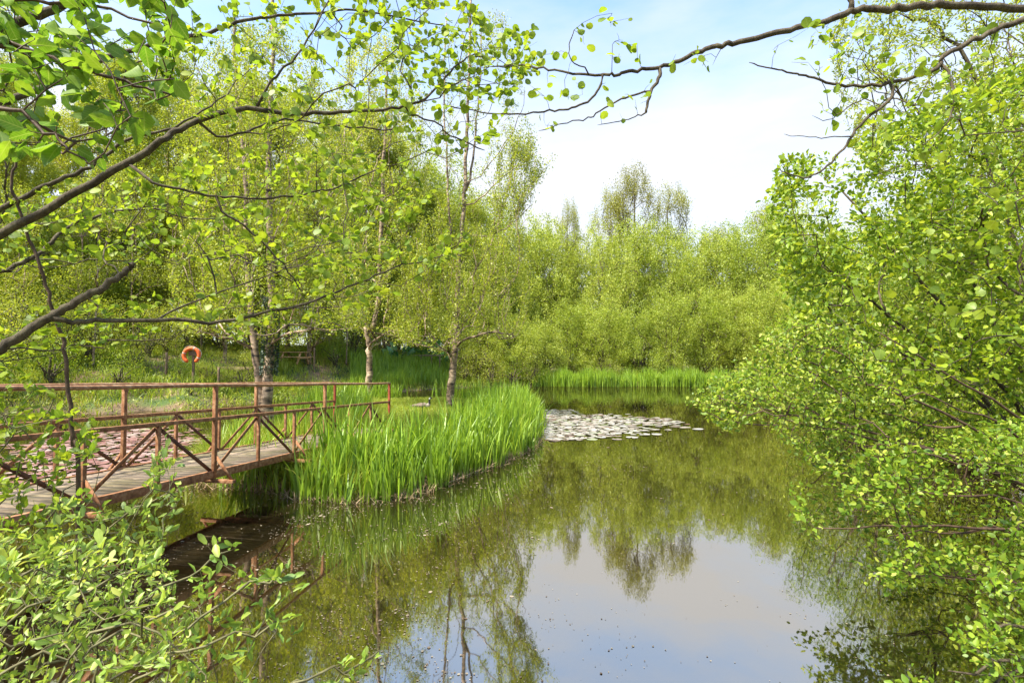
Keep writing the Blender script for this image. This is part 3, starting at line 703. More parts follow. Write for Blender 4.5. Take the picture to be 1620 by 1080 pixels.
rgi = np.random.default_rng(41)
tipx = WG(853, 672)[0]
def BRY(x):          # depth of the far edge of the footbridge at x
    return np.where(x > -4.4, 12.5 + (x + 1.3 + 2.79) / .1765, 0) * (x < -3.9) + np.where(x >= -3.9, 13.2, 0)
def iris_density(x, y):
    di = -sdist(island, x, y)
    px = 810 + x / y * F
    band = np.interp(px, [280, 420, 490, 560, 640, 720, 780, 860], [.35, .4, .75, .95, 1.25, 2.2, 4.5, 6])
    front = (di > -.12) & (di < band)
    # the front shore only (nearest to us), the rest of the ring is thinner
    yf = np.interp(px, [285, 400, 480, 560, 640, 700, 770, 820, 853], [8.75, 8.7, 8.05, 7.9, 8.2, 9.0, 10.4, 11.8, 15])
    near = y < yf + np.interp(px, [280, 450, 620, 700, 760, 800], [1.0, 1.1, 1.3, 2.2, 5, 9])
    patch = np.clip(.62 + .8 * np.sin(x * 7.3 + 2 * np.sin(y * 3.1)) * np.sin(y * 6.7 + 1), .06, 1)
    back = (di > .1) & (px > 320) & (px < 585) & (y > BRY(x) + .25) & (np.sin(x * 1.9 + y) * np.sin(y * 1.3 + 2) > -.35)
    back2 = (di > -.1) & (di < .9) & (px > 590) & (px < 850) & (y > 19)
    return np.where(front & near, 1.0, 0) * patch * np.where(px < 470, .25, 1.0) + (back & ~(front & near)) * .26 * patch + back2 * .5 * patch
x, y = scatter(75000, (-10, 3, 7.6, 27), rgi, iris_density)
# blades stand in fans
rep = 2; x = np.repeat(x, rep) + rgi.normal(size=len(x) * rep) * .035; y = np.repeat(y, rep) + rgi.normal(size=len(y) * rep) * .035
z = np.maximum(zground(x, y), -.04)
di = -sdist(island, x, y); px = 810 + x / y * F
hb = np.interp(px, [280, 460, 500, 560, 620, 700, 850], [.5, .7, 1.1, 1.1, .98, .98, 1.02]) * np.clip(.72 + .5 * di, .72, 1.0)
hb = hb * (1 + .12 * np.sin(x * 3.1) * np.sin(y * 2.3 + x)) 
h = hb * rgi.uniform(.4, 1.25, len(x)) * (1 + .15 * np.sin(x * 9 + y * 5) * np.sin(y * 11 - x * 4))
tint = np.clip(rgi.beta(2, 2.2, len(x)) * .95 + (rgi.random(len(x)) < .045) * .6, 0, 1)
blade_obj('island_iris_bed', np.stack([x, y, z], -1), h, rgi.uniform(.016, .038, len(x)), 'iris', rgi, tint, lean=.10, curve=.17)

def rim(x, y):
    di = -sdist(island, x, y); return np.where((di > -.16) & (di < .22) & (y < 15), 1, 0)
x, y = scatter(30000, (-7, 1.6, 7.4, 16), rgi, rim)
blade_obj('dead_stalks', np.stack([x, y, np.maximum(zground(x, y), -.02)], -1), rgi.uniform(.03, .22, len(x)), rgi.uniform(.005, .014, len(x)), 'dead', rgi, lean=1.0, curve=.6, segs=3)
# softer, lower growth over the island (grass and sedge) and behind the bridge
def isl_grass(x, y):
    di = -sdist(island, x, y); return np.where(di > .1, 1, 0) * np.clip(.6 + .5 * wob(x * 1.3, y), .15, 1)
x, y = scatter(230000, (-7, 1.2, 8, 26), rgi, isl_grass)
z = zground(x, y); px = 810 + x / y * F
tall = ((px < 600) & (y < 20)) * np.clip(.5 + .8 * np.sin(x * 2.2 + y) * np.sin(y * 1.7), 0, 1)
di = -sdist(island, x, y)
h = (rgi.uniform(.07, .24, len(x)) + tall * rgi.uniform(.15, .62, len(x)) + np.clip(.9 - di, 0, .9) * .5 * (y > 14) * rgi.uniform(.5, 1, len(x)))
blade_obj('island_grass', np.stack([x, y, z], -1), h, rgi.uniform(.008, .018, len(x)), 'grass', rgi, rgi.beta(2.4, 2, len(x)) * .85, lean=.25, curve=.4, segs=3)

# reeds of the far shore
def far_reeds(x, y):
    dp = sdist(pond, x, y); px = 810 + x / y * F
    a = (dp > -.9) & (dp < .9) & (y > 30) & (px > 842)
    b = (dp > .5) & (dp < 5) & (px > 555) & (px < 712) & (y > 30)
    c = (dp > 5) & (dp < 8.5) & (px > 500) & (px < 566) & (y > 30)
    pa = np.clip(.8 + .6 * np.sin(x * 1.3 + 1) * np.sin(x * .43), .15, 1)
    return np.where(a, pa, 0) + np.where(b, .33, 0) + np.where(c, .6, 0)
x, y = scatter(330000, (-16, 28, 28, 50), rgi, far_reeds)
z = np.maximum(zground(x, y), -.1)
px = 810 + x / y * F
h = rgi.uniform(.75, 1.5, len(x)) * np.where(px < 720, .8, 1) * (1 + .25 * np.sin(x * .9) * np.sin(x * 2.7))
blade_obj('far_shore_reeds', np.stack([x, y, z], -1), h, rgi.uniform(.03, .055, len(x)), 'iris', rgi, rgi.beta(2.4, 1.8, len(x)), lean=.10, curve=.12, segs=3)

# rough grass on the banks
def bank_grass(x, y):
    dp = sdist(pond, x, y); px = 810 + x / y * F
    return np.where((dp > .05) & (px > -250) & (px < 1250), np.clip(.55 + .45 * wob(x * .35, y * .4), .08, 1) * np.clip(34 / y, .2, 1) ** 1.5, 0)
x, y = scatter(520000, (-32, 14, 17, 54), rgi, bank_grass)
z = zground(x, y); dp = sdist(pond, x, y)
h = rgi.uniform(.12, .42, len(x)) * np.clip(.6 + dp * .5, .6, 1.25) * (1 + .6 * np.clip(wob(x * .8, y * .8), -1, 1))
dry = (np.sin(x * .55 + 1.7) * np.sin(y * .5 + x * .3) > .35) * .42 * (rgi.random(len(x)) < .5)
blade_obj('bank_grass', np.stack([x, y, z], -1), h, rgi.uniform(.025, .05, len(x)), 'grass', rgi, np.clip(rgi.beta(2, 2.3, len(x)) * .8 + dry, 0, 1), lean=.3, curve=.5, segs=2)
# leafy herbs: nettles and brambles between the grass
x, y = scatter(60000, (-32, 10, 17, 50), rgi, lambda a, b: bank_grass(a, b) * (wob(a * .5 + 3, b * .5) > -.1))
z = zground(x, y) + rgi.uniform(.05, .55, len(x)) ** 1.0
V, fc, tn = leaves(np.stack([x, y, z], -1), rgi.normal(size=(len(x), 3)), .10, T_RH, .5, 1, rgi)
o = link('bank_herbs', mesh_np('bank_herbs', V, fc, M['birchleaf'], tint=tn)); tag(o, kind='stuff')

# ------------------------------------------------------------------ lily pads and floating litter
def pad_mat(st):
    m, Nn, Ll = newmat('lily pads')
    o = Nn('ShaderNodeOutputMaterial'); p = Nn('ShaderNodeBsdfPrincipled'); p.inputs['Roughness'].default_value = .28
    p.inputs['Specular IOR Level'].default_value = .8
    at = Nn('ShaderNodeAttribute'); at.attribute_name = 'tint'
    r = ramp(Nn, st); Ll(at.outputs['Fac'], r.inputs[0])
    Ll(r.outputs[0], p.inputs['Base Color']); Ll(p.outputs[0], o.inputs[0]); return m
M['pad'] = pad_mat([(0, (.16, .08, .07)), (.4, (.31, .27, .24)), (.8, (.42, .39, .36)), (1, (.22, .28, .11))]); M['padred'] = pad_mat([(0, (.14, .04, .04)), (.45, (.30, .16, .15)), (.85, (.42, .31, .29)), (1, (.22, .26, .09))])  # pale tones have surface glare painted into the pad colour
def pad_patch(name, poly, n, sz, rg, pm='pad'):
    P = np.array(poly); x = rg.uniform(P[:, 0].min(), P[:, 0].max(), n); y = rg.uniform(P[:, 1].min(), P[:, 1].max(), n)
    d = sdist(poly, x, y) + .35 * wob(x * 1.2, y * .8); k = (d < 0) | (rg.random(n) < np.exp(-np.maximum(d, 0) * 5) * .25); x, y = x[k], y[k]
    # thin out to avoid heavy stacking
    keep = []; cell = {}
    S_ = rg.uniform(.6, 1.15, len(x)) * sz
    for i_ in range(len(x)):
        c = (int(x[i_] // .3), int(y[i_] // .3)); ok = True
        for a in (-1, 0, 1):
            for b in (-1, 0, 1):
                for j_ in cell.get((c[0] + a, c[1] + b), ()):
                    if (x[i_] - x[j_]) ** 2 + (y[i_] - y[j_]) ** 2 < (.80 * (S_[i_] + S_[j_])) ** 2: ok = False; break
                if not ok: break
            if not ok: break
        if ok: keep.append(i_); cell.setdefault(c, []).append(i_)
    x, y, S_ = x[keep], y[keep], S_[keep]; n = len(x); m = 12
    a = np.linspace(.25, 6.283 - .25, m)[None] + rg.random(n)[:, None] * 6.283
    tilt = rg.normal(size=(n, 2)) * .05; z0 = .006 + rg.random(n) * .012
    rx = np.cos(a) * S_[:, None]; ry = np.sin(a) * S_[:, None]
    zr = z0[:, None] + np.maximum(0, rx * tilt[:, :1] + ry * tilt[:, 1:]) + .012 * np.maximum(0, np.sin(a * 2 + tilt[:, :1] * 60)) * (rg.random(n) < .5)[:, None]
    ring = np.stack([x[:, None] + rx, y[:, None] + ry, zr], -1)
    V = np.concatenate([np.stack([x, y, z0], -1)[:, None], ring], 1).reshape(-1, 3)
    b = (np.arange(n) * (m + 1))[:, None]; i_ = np.arange(1, m)[None]
    f = np.stack([b + 0 * i_, b + i_, b + i_ + 1], -1).reshape(-1, 3)
    o = link(name, mesh_np(name, V, [f], M[pm], tint=np.repeat(np.clip(rg.beta(2, 1.8, n), 0, 1), m + 1))); tag(o, kind='stuff'); return o
rgp = np.random.default_rng(9)
pad_patch('lily_pad_patch', px_line([(852, 652), (870, 648), (910, 656), (990, 660), (1060, 663), (1075, 667), (1020, 676), (990, 686), (960, 694), (900, 697), (850, 686), (838, 670)]), 16000, .15, rgp)
pad_patch('lily_pad_raft', px_line([(60, 705), (110, 682), (170, 676), (240, 676), (282, 690), (280, 715), (250, 742), (180, 757), (90, 765), (20, 745)]), 12000, .14, rgp, 'padred')
# floating petals, seeds and leaf litter
n = 260000
x = rgp.uniform(-1, 1, n); y = 2.4 + 30 * rgp.random(n) ** 1.8; x = x * (y * .95 + .5)
di = sdist(island, x, y); px = 810 + x / y * F
dens = .10 + .55 * np.exp(-np.maximum(di, 0) / .8) + .5 * np.clip(wob(x * .5 + 2, y * .6) - .5, 0, 1) + .35 * ((px < 700) & (y < 8)) * np.clip(wob(x * 1.4, y * 1.2) + .3, 0, 1)
dens = dens * .5 * np.clip(.5 + .9 * wob(x * 2.1 + 5, y * 1.6), .08, 1.4) * np.where(px > 880, .5, 1.7)
k = (rgp.random(n) < dens) & (sdist(pond, x, y) < -.05) & (di > .0); x, y = x[k], y[k]
s_ = rgp.uniform(.007, .022, len(x)) * np.where(rgp.random(len(x)) < .04, 2.0, 1) * np.clip(y / 7, .8, 2.2)
V, fc, tn = leaves(np.stack([x, y, np.full(len(x), .004)], -1), np.concatenate([rgp.normal(size=(len(x), 2)), np.zeros((len(x), 1))], 1), s_, T_ROUND, 1.0, 0.0, rgp)
V[:, 2] = np.maximum(V[:, 2], .003)
M['litter'] = leaf_mat('floating petals', [(0, (.08, .05, .03)), (.4, (.2, .15, .1)), (.8, (.34, .29, .2)), (1, (.4, .36, .2))], .1, gloss=.03)
o = link('floating_petals', mesh_np('floating_petals', V, fc, M['litter'], tint=tn)); tag(o, kind='stuff')
# ------------------------------------------------------------------ things on the far bank and the island
def torus_arc(Rm, r, a0, a1, n=40, m=12):
    a = np.linspace(a0, a1, n)
    return np.stack([Rm * np.cos(a), np.zeros(n), Rm * np.sin(a)], -1)
M['orange'] = noise_mat('faded orange plastic', [(.3, (.55, .09, .02)), (.6, (.8, .16, .04)), (.8, (.85, .32, .18))], 12, .55, .1)
M['rope'] = noise_mat('grey rope', [(.3, (.3, .28, .24)), (.7, (.55, .52, .46))], 30, .9, .2)
rx, ry = W(303, 562, 25)[0], 25.0; rz_ = zg(rx, ry)
t = thing('ring_post', 'grey wooden post holding up the orange lifebuoy', 'post', (rx + .02, ry + .13, rz_))
zc = W(303, 562, 25)[2]
tb = TB(); tb.box((0, 0, (zc - rz_) / 2 + .1), (.045, 0, 0), (0, .045, 0), (0, 0, (zc - rz_) / 2 + .35)); tb.build('pole', M['log'], t, bevel=.006)
tb = TB(); tb.box((0, -.065, zc - rz_ + .10), (.19, 0, 0), (0, .012, 0), (0, 0, .12)); tb.build('backboard', M['log'], t, bevel=.004)
t = thing('lifebuoy', 'orange horseshoe shaped lifebuoy hanging open side down on a post', 'lifebuoy', (rx, ry, zc), R(8))
tb = TB(); tb.tube(torus_arc(.33, .085, R(-62), R(242), 44), np.concatenate([[.05, .075], np.full(40, .085), [.075, .05]]), 14); tb.build('float_ring', M['orange'], t, True)
tb = TB()
a = np.linspace(R(-50), R(230), 60); tb.tube(np.stack([(.43 + .03 * np.sin(a * 4)) * np.cos(a), np.full(60, -.03), (.43 + .03 * np.sin(a * 4)) * np.sin(a)], -1), .008, 5); tb.build('grab_rope', M['rope'], t, True)
for aa in (-20, 70, 160):
    tb = TB(); c = R(aa); u = np.linspace(c - .07, c + .07, 4)
    tb.tube(np.stack([.33 * np.cos(u), 0 * u, .33 * np.sin(u)], -1), .088, 14, cap=False); tb.build('band', M['rope'], t, True)

px_, py_ = W(466, 540, 34)[0], 34.0
t = thing('picnic_table', 'brown timber picnic table with attached benches on the bank behind the birch', 'picnic table', (px_, py_, zg(px_, py_) - .02), R(-12))
tb = TB()
for k in range(5): tb.box((0, -.30 + k * .15, .75), (.80, 0, 0), (0, .07, 0), (0, 0, .022))
tb.build('tabletop', M['lightwood'], t, bevel=.004)
for s_ in (-1, 1):
    tb = TB()
    for k in (0, 1): tb.box((0, s_ * (.62 + k * .15), .45), (.80, 0, 0), (0, .07, 0), (0, 0, .02))
    tb.build('bench', M['lightwood'], t, bevel=.004)
for s_ in (-1, 1):
    for q_ in (-1, 1):
        tb = TB(); tb.bar((s_ * .6, q_ * .25, .72), (s_ * .6, q_ * .62, 0), .05, .11, (1, 0, 0)); tb.build('leg', M['lightwood'], t, bevel=.004)
    tb = TB(); tb.box((s_ * .645, 0, .40), (.02, 0, 0), (0, .75, 0), (0, 0, .05)); tb.build('cross_beam', M['lightwood'], t, bevel=.004)
# sheltering posts beside it
for k, (pxx, D, hh_) in enumerate([(497, 34, 1.5), (346, 26, 1.2), (263, 25.5, 1.1), (438, 33, 1.1)]):
    X_ = W(pxx, 560, D)[0]
    tb = TB(); z0 = zg(X_, D); tb.tube(crm([(0, 0, -.2), (.02, 0, hh_ * .5), (.0, .02, hh_)], 3), [.06, .058, .056, .055, .054, .053, .05], 9)
    o = tb.build('fence_post', M['log'], None, True, (X_, D, z0))
    tag(o, ['round timber post just right of the picnic table', 'tall round post between the lifebuoy and the double birch', 'grey round post left of the lifebuoy', 'short round post left of the picnic table'][k], 'post', 'weathered posts on the bank')
X_, D = W(372, 570, 29)[0], 29.0
tb = TB(); tb.tube(crm([(-.95, 0, .16), (-.3, .03, .17), (.4, 0, .16), (.95, .05, .17)], 4), np.linspace(.17, .145, 13), 12)
o = tb.build('fallen_log', M['log'], None, True, (X_, D, zg(X_, D) + .02)); tag(o, 'pale barkless log lying on the bank right of the lifebuoy', 'log')
X_, D = W(675, 570, 43)[0], 43.0
t = thing('viewing_rail', 'low grey timber guard rail in front of huge leaves at the far water edge', 'rail', (X_, D, zg(X_, D)))
tb = TB(); tb.box((0, 0, 1.02), (1.35, 0, 0), (0, .05, 0), (0, 0, .05)); tb.build('top_rail', M['log'], t, bevel=.01)
for xx in (-1.15, -.45, .4, 1.05):
    tb = TB(); tb.box((xx, .0, .43), (.045, 0, 0), (0, .045, 0), (0, 0, .535)); tb.build('post', M['log'], t, bevel=.006)
# big leaved plants
def bigleaf(px, D, s, label):
    X_ = W(px, 570, D)[0]; rg = np.random.default_rng(int(px)); t = thing('giant_leaf_plant', label, 'plant', (X_, D, zg(X_, D)), 0, 'huge leaved waterside plants')
    n = 16; a = rg.random(n) * 6.28; r = rg.uniform(.15, .8, n) * s; h = rg.uniform(.35, 1.1, n) * s
    P = np.stack([r * np.cos(a), r * np.sin(a), h], -1); Dd = np.stack([np.cos(a), np.sin(a), rg.uniform(.2, 1.2, n)], -1)
    V, fc, tn = leaves(P, Dd, .85 * s, T_OVATE, .5, .2, rg)
    link('foliage', mesh_np('foliage', V, fc, M['bigleaf'], tint=tn, smooth=True), t)
    tb = TB()
    for k in range(n): tb.tube([(0, 0, 0), P[k] * (.6, .6, .5), P[k]], .02 * s, 5)
    tb.build('stalks', M['bigleaf'], t, True)
bigleaf(632, 42.5, .9, 'huge leaved plant left of the timber guard rail'); bigleaf(676, 44.3, 1.35, 'huge leaved plant right behind the timber guard rail')
bigleaf(700, 44.8, 1.0, 'huge leaved plant behind the right end of the guard rail')

# goose resting on the island
def goose():
    X_, D = W(668, 640, 20.6)[0], 20.6
    t = thing('goose', 'grey brown goose with black neck and white cheek resting in the island grass', 'goose', (X_, D, zg(X_, D) + .0), R(6))
    pts = [(-.44, 0, .17, .012), (-.38, 0, .18, .045), (-.28, 0, .17, .085), (-.14, 0, .16, .125), (0, 0, .155, .145), (.12, 0, .165, .135), (.21, 0, .19, .10), (.255, 0, .25, .06), (.27, 0, .32, .04), (.272, 0, .39, .034),
           (.275, 0, .44, .037), (.295, 0, .475, .042), (.325, 0, .475, .036), (.35, 0, .465, .022)]
    P = crm([p[:3] for p in pts], 3); r = crm([(p[3], 0, 0) for p in pts], 3)[:, 0]
    tb = TB(); tb.tube(P, r * 1.0, 18)
    def gm():
        m, Nn, Ll = newmat('goose plumage'); o = Nn('ShaderNodeOutputMaterial'); p = Nn('ShaderNodeBsdfPrincipled'); p.inputs['Roughness'].default_value = .8
        tt = Nn('ShaderNodeTexCoord'); s = Nn('ShaderNodeSeparateXYZ'); Ll(tt.outputs['Object'], s.inputs[0])
        n = Nn('ShaderNodeTexNoise'); n.inputs['Scale'].default_value = 22; Ll(tt.outputs['Object'], n.inputs['Vector'])
        r0 = ramp(Nn, [(.35, (.07, .05, .035)), (.65, (.2, .15, .11))]); Ll(n.outputs['Fac'], r0.inputs[0])
        rx_ = ramp(Nn, [(.0, (0, 0, 0)), (.60, (0, 0, 0)), (.68, (1, 1, 1))]); mrx = Nn('ShaderNodeMapRange'); mrx.inputs['From Min'].default_value = -.4; mrx.inputs['From Max'].default_value = .4
        Ll(s.outputs['X'], mrx.inputs['Value']); Ll(mrx.outputs[0], rx_.inputs[0])
        m1 = Nn('ShaderNodeMix'); m1.data_type = 'RGBA'; Ll(rx_.outputs[0], m1.inputs['Factor']); Ll(r0.outputs[0], m1.inputs['A']); m1.inputs['B'].default_value = (.3, .25, .2, 1)
        c1 = Nn('ShaderNodeMath'); c1.operation = 'GREATER_THAN'; c1.inputs[1].default_value = .255; Ll(s.outputs['Z'], c1.inputs[0])
        c2 = Nn('ShaderNodeMath'); c2.operation = 'GREATER_THAN'; c2.inputs[1].default_value = .23; Ll(s.outputs['X'], c2.inputs[0])
        cm = Nn('ShaderNodeMath'); cm.operation = 'MULTIPLY'; Ll(c1.outputs[0], cm.inputs[0]); Ll(c2.outputs[0], cm.inputs[1])
        m2 = Nn('ShaderNodeMix'); m2.data_type = 'RGBA'; Ll(cm.outputs[0], m2.inputs['Factor']); Ll(m1.outputs['Result'], m2.inputs['A']); m2.inputs['B'].default_value = (.012, .012, .012, 1)
        vm = Nn('ShaderNodeVectorMath'); vm.operation = 'DISTANCE'; vm.inputs[1].default_value = (.287, -.04, .45); Ll(tt.outputs['Object'], vm.inputs[0])
        c3 = Nn('ShaderNodeMath'); c3.operation = 'LESS_THAN'; c3.inputs[1].default_value = .032; Ll(vm.outputs['Value'], c3.inputs[0])
        m3 = Nn('ShaderNodeMix'); m3.data_type = 'RGBA'; Ll(c3.outputs[0], m3.inputs['Factor']); Ll(m2.outputs['Result'], m3.inputs['A']); m3.inputs['B'].default_value = (.8, .8, .76, 1)
        Ll(m3.outputs['Result'], p.inputs['Base Color']); Ll(p.outputs[0], o.inputs[0]); return m
    mg = gm(); tb.build('body', mg, t, True)
    blk = noise_mat('black horn', [(.3, (.01, .01, .01)), (.7, (.03, .03, .03))], 10, .4, .1)
    tb = TB(); tb.tube([(.34, 0, .467), (.375, 0, .458), (.405, 0, .45)], [.02, .015, .006], 8); tb.build('beak', blk, t, True)
    for s_ in (-1, 1):
        tb = TB(); tb.tube([(.315, s_ * .034, .487), (.321, s_ * .040, .487)], [.006, .004], 8); tb.build('eye', blk, t, True)
        tb = TB(); tb.tube(crm([(.12, s_ * .115, .20), (0, s_ * .135, .19), (-.2, s_ * .09, .20), (-.40, s_ * .02, .21)], 4), [.03, .05, .06, .065, .065, .065, .06, .055, .05, .04, .03, .02, .01], 8); tb.build('wing', mg, t, True)
goose()

# ------------------------------------------------------------------ trees and bushes with a shape of their own
def in_poly(n, poly, Dlo, Dhi, rg, zmin=.12, dens=None):
    P = np.array(poly, float); res = []
    while sum(len(r_) for r_ in res) < n:
        x = rg.uniform(P[:, 0].min(), P[:, 0].max(), n); y = rg.uniform(P[:, 1].min(), P[:, 1].max(), n)
        k = sdist(poly, x, y) < 0
        if dens is not None: k &= rg.random(n) < dens(x, y)
        x, y = x[k], y[k]; D = rg.uniform(Dlo, Dhi, len(x))
        q_ = np.array([W(a, b, c) for a, b, c in zip(x, y, D)]).reshape(-1, 3)
        res.append(q_[q_[:, 2] > zmin])
    return np.concatenate(res)[:n]

def special(name, label, cat, limbs, T, seed, leafs, wood='bark', first=0, step=.25, wig=.06, pen=.25, lift=.1, rtip=.003, ex=.45, rmax=.05, minr=0, group=None, wood_name='trunk', crown_name='crown', sides=(4, 9), maxcnt=3, thick=.012):
    """limbs: [(points, r0, r1, parent or -1)], T: list of target arrays grown in turn; leafs: [(material, size, template, per metre, up, jitter, droop)]"""
    rg = np.random.default_rng(seed); s = Skel(); ends = []
    for pts, r0, r1, par in limbs:
        if isinstance(par, tuple):            # (limb number, fraction)
            idx = ends[par[0]]; par = idx[1 + int(np.argmin([np.linalg.norm(s.P[j_] - pts[0]) for j_ in idx[1:]]))]; pts = pts[1:] if len(pts) > 3 else pts
        ends.append(s.add_limb(pts, r0, r1, par))
    for t_ in T: s.grow(t_, rg, step=step, wig=wig, pen=pen, lift=lift, first=first, order=True)
    s.finish(rtip, ex, rmax)
    base = s.A[0].copy(); base[2] = max(base[2], zg(base[0], base[1]))
    root = thing(name, label, cat, tuple(base), 0, group)
    a = link(wood_name, s.wood(minr=minr, sides=sides, thick=thick).mesh(wood_name, M[wood], True), root); a.location = -base
    for k, (mat, size, tm, per, up, jit, droop, spread) in enumerate(leafs):
        P, Dv = s.twig_points(per, rg, maxcnt, spread)
        V, fc, tn = leaves(P, Dv, size, tm, up, jit, rg, droop=droop)
        b = link(crown_name, mesh_np(crown_name, V, fc, M[mat], tint=tn, smooth=tm is not T_RH, tmpl=None if tm is T_RH else tm[0]), root); b.location = -base
    return root, s

def L3(pts, n=5, jit=.0): return crm([W(*p) for p in pts], n, jit)

# double stemmed birch beside the bridge
root, sk = special('birch_tree', 'large double stemmed birch with pale foot and ivy dark stems right behind the bridge', 'birch tree',
    [(L3([(428, 712, 13.6), (424, 660, 13.6), (424, 600, 13.6), (428, 540, 13.65), (430, 470, 13.7), (427, 380, 13.7), (425, 250, 13.7), (432, 80, 13.7), (428, -150, 13.8)], 5, .015), .16, .035, -1),
     (L3([(418, 655, 13.62), (410, 600, 13.65), (404, 555, 13.7), (398, 490, 13.8), (390, 400, 13.9), (388, 280, 14), (372, 120, 14.1), (372, -80, 14.2)], 5, .015), .115, .03, (0, .06))],
    [in_poly(850, [(255, 470), (300, 330), (270, 200), (330, 60), (420, 0), (500, 80), (560, 230), (575, 380), (590, 500), (520, 545), (440, 530), (330, 535), (270, 520)], 11.6, 15.8, np.random.default_rng(51), 2.3)],
    52, [('birchleaf', .064, T_RH, 130, .4, 1, .3, .09)], wood='birch', step=.35, lift=-.1, pen=.3, rtip=.0035, ex=.45, rmax=.06, maxcnt=4, thick=.02)
P = sk.A; q_ = np.random.default_rng(5); c0 = L3([(425, 592, 13.6), (428, 540, 13.65), (430, 470, 13.7)], 40)[:, :]
pp = np.repeat(c0, 26, 0); aa = q_.random(len(pp)) * 6.28; pp = pp + np.stack([np.cos(aa), np.sin(aa), 0 * aa], -1) * .17
V, fc, tn = leaves(pp, np.stack([np.cos(aa), np.sin(aa), q_.normal(size=len(aa))], -1), .07, T_RH, .2, .6, q_)
M['ivy'] = leaf_mat('ivy leaves', [(0, (.012, .03, .012)), (.7, (.03, .07, .02)), (1, (.08, .15, .04))], .2, gloss=.08)
o = link('ivy', mesh_np('ivy', V, fc, M['ivy'], tint=tn), root); o.location = -np.array(root.location)

special('birch_tree', 'forked pale birch between the bridge end and the slender single birch', 'birch tree',
    [(L3([(585, 640, 22), (584, 600, 22), (585, 560, 22), (582, 535, 22), (575, 505, 22), (560, 440, 22.1), (548, 330, 22.2), (545, 200, 22.3)], 5, .02), .155, .03, -1),
     (L3([(590, 520, 22), (598, 480, 22), (602, 400, 21.8), (606, 280, 21.7), (612, 160, 21.6), (610, 60, 21.5)], 5, .02), .13, .03, (0, .42))],
    [in_poly(700, [(500, 470), (520, 330), (500, 200), (560, 60), (640, 40), (680, 200), (670, 350), (690, 480), (640, 540), (560, 520)], 19.5, 25, np.random.default_rng(53), 2.3)],
    54, [('birchleaf', .085, T_RH, 90, .4, 1, .4, .12)], wood='birch', step=.45, lift=-.1, pen=.3, rtip=.005, rmax=.06, maxcnt=4, thick=.03)

special('birch_tree', 'tall slender birch standing alone at the edge of the island iris bed', 'birch tree',
    [(L3([(711, 648, 21.5), (714, 610, 21.5), (718, 570, 21.5), (722, 520, 21.5), (724, 470, 21.5), (727, 410, 21.5), (733, 340, 21.5), (738, 250, 21.5), (741, 150, 21.4), (744, 40, 21.3), (750, -120, 21.2)], 5, .018), .165, .03, -1),
     (L3([(716, 400, 21.3), (710, 320, 21.2), (706, 230, 21.1), (703, 120, 21), (706, 20, 21)], 5, .02), .05, .02, (0, .47)),
     (L3([(742, 300, 21.6), (752, 220, 21.8), (758, 140, 21.9), (762, 40, 22)], 5, .02), .05, .02, (0, .58)),
     (L3([(745, 330, 21.4), (775, 300, 21), (815, 265, 20.7), (850, 240, 20.5)], 4, .03), .028, .01, (0, .57)),
     (L3([(750, 290, 21.4), (790, 240, 21), (820, 190, 21), (830, 140, 21)], 4, .03), .024, .01, (0, .64)),
     (L3([(752, 380, 21.4), (800, 360, 21), (840, 325, 20.7)], 4, .03), .026, .01, (0, .52))],
    [in_poly(650, [(620, 540), (630, 440), (655, 360), (690, 330), (760, 350), (830, 330), (835, 400), (850, 470), (815, 545), (740, 520), (700, 560)], 19, 24, np.random.default_rng(55), 2.3),
     in_poly(190, [(770, 330), (790, 240), (815, 190), (838, 200), (850, 240), (878, 245), (868, 265), (850, 300), (820, 340)], 20, 22, np.random.default_rng(56), 2.3),
     in_poly(110, [(660, 330), (680, 100), (730, 10), (800, 20), (840, 150), (790, 330)], 20, 23, np.random.default_rng(57), 2.3)],
    58, [('birchleaf', .078, T_RH, 90, .4, 1, .5, .10)], wood='birch', step=.4, lift=-.15, pen=.28, rtip=.0045, rmax=.05, maxcnt=3, thick=.03)

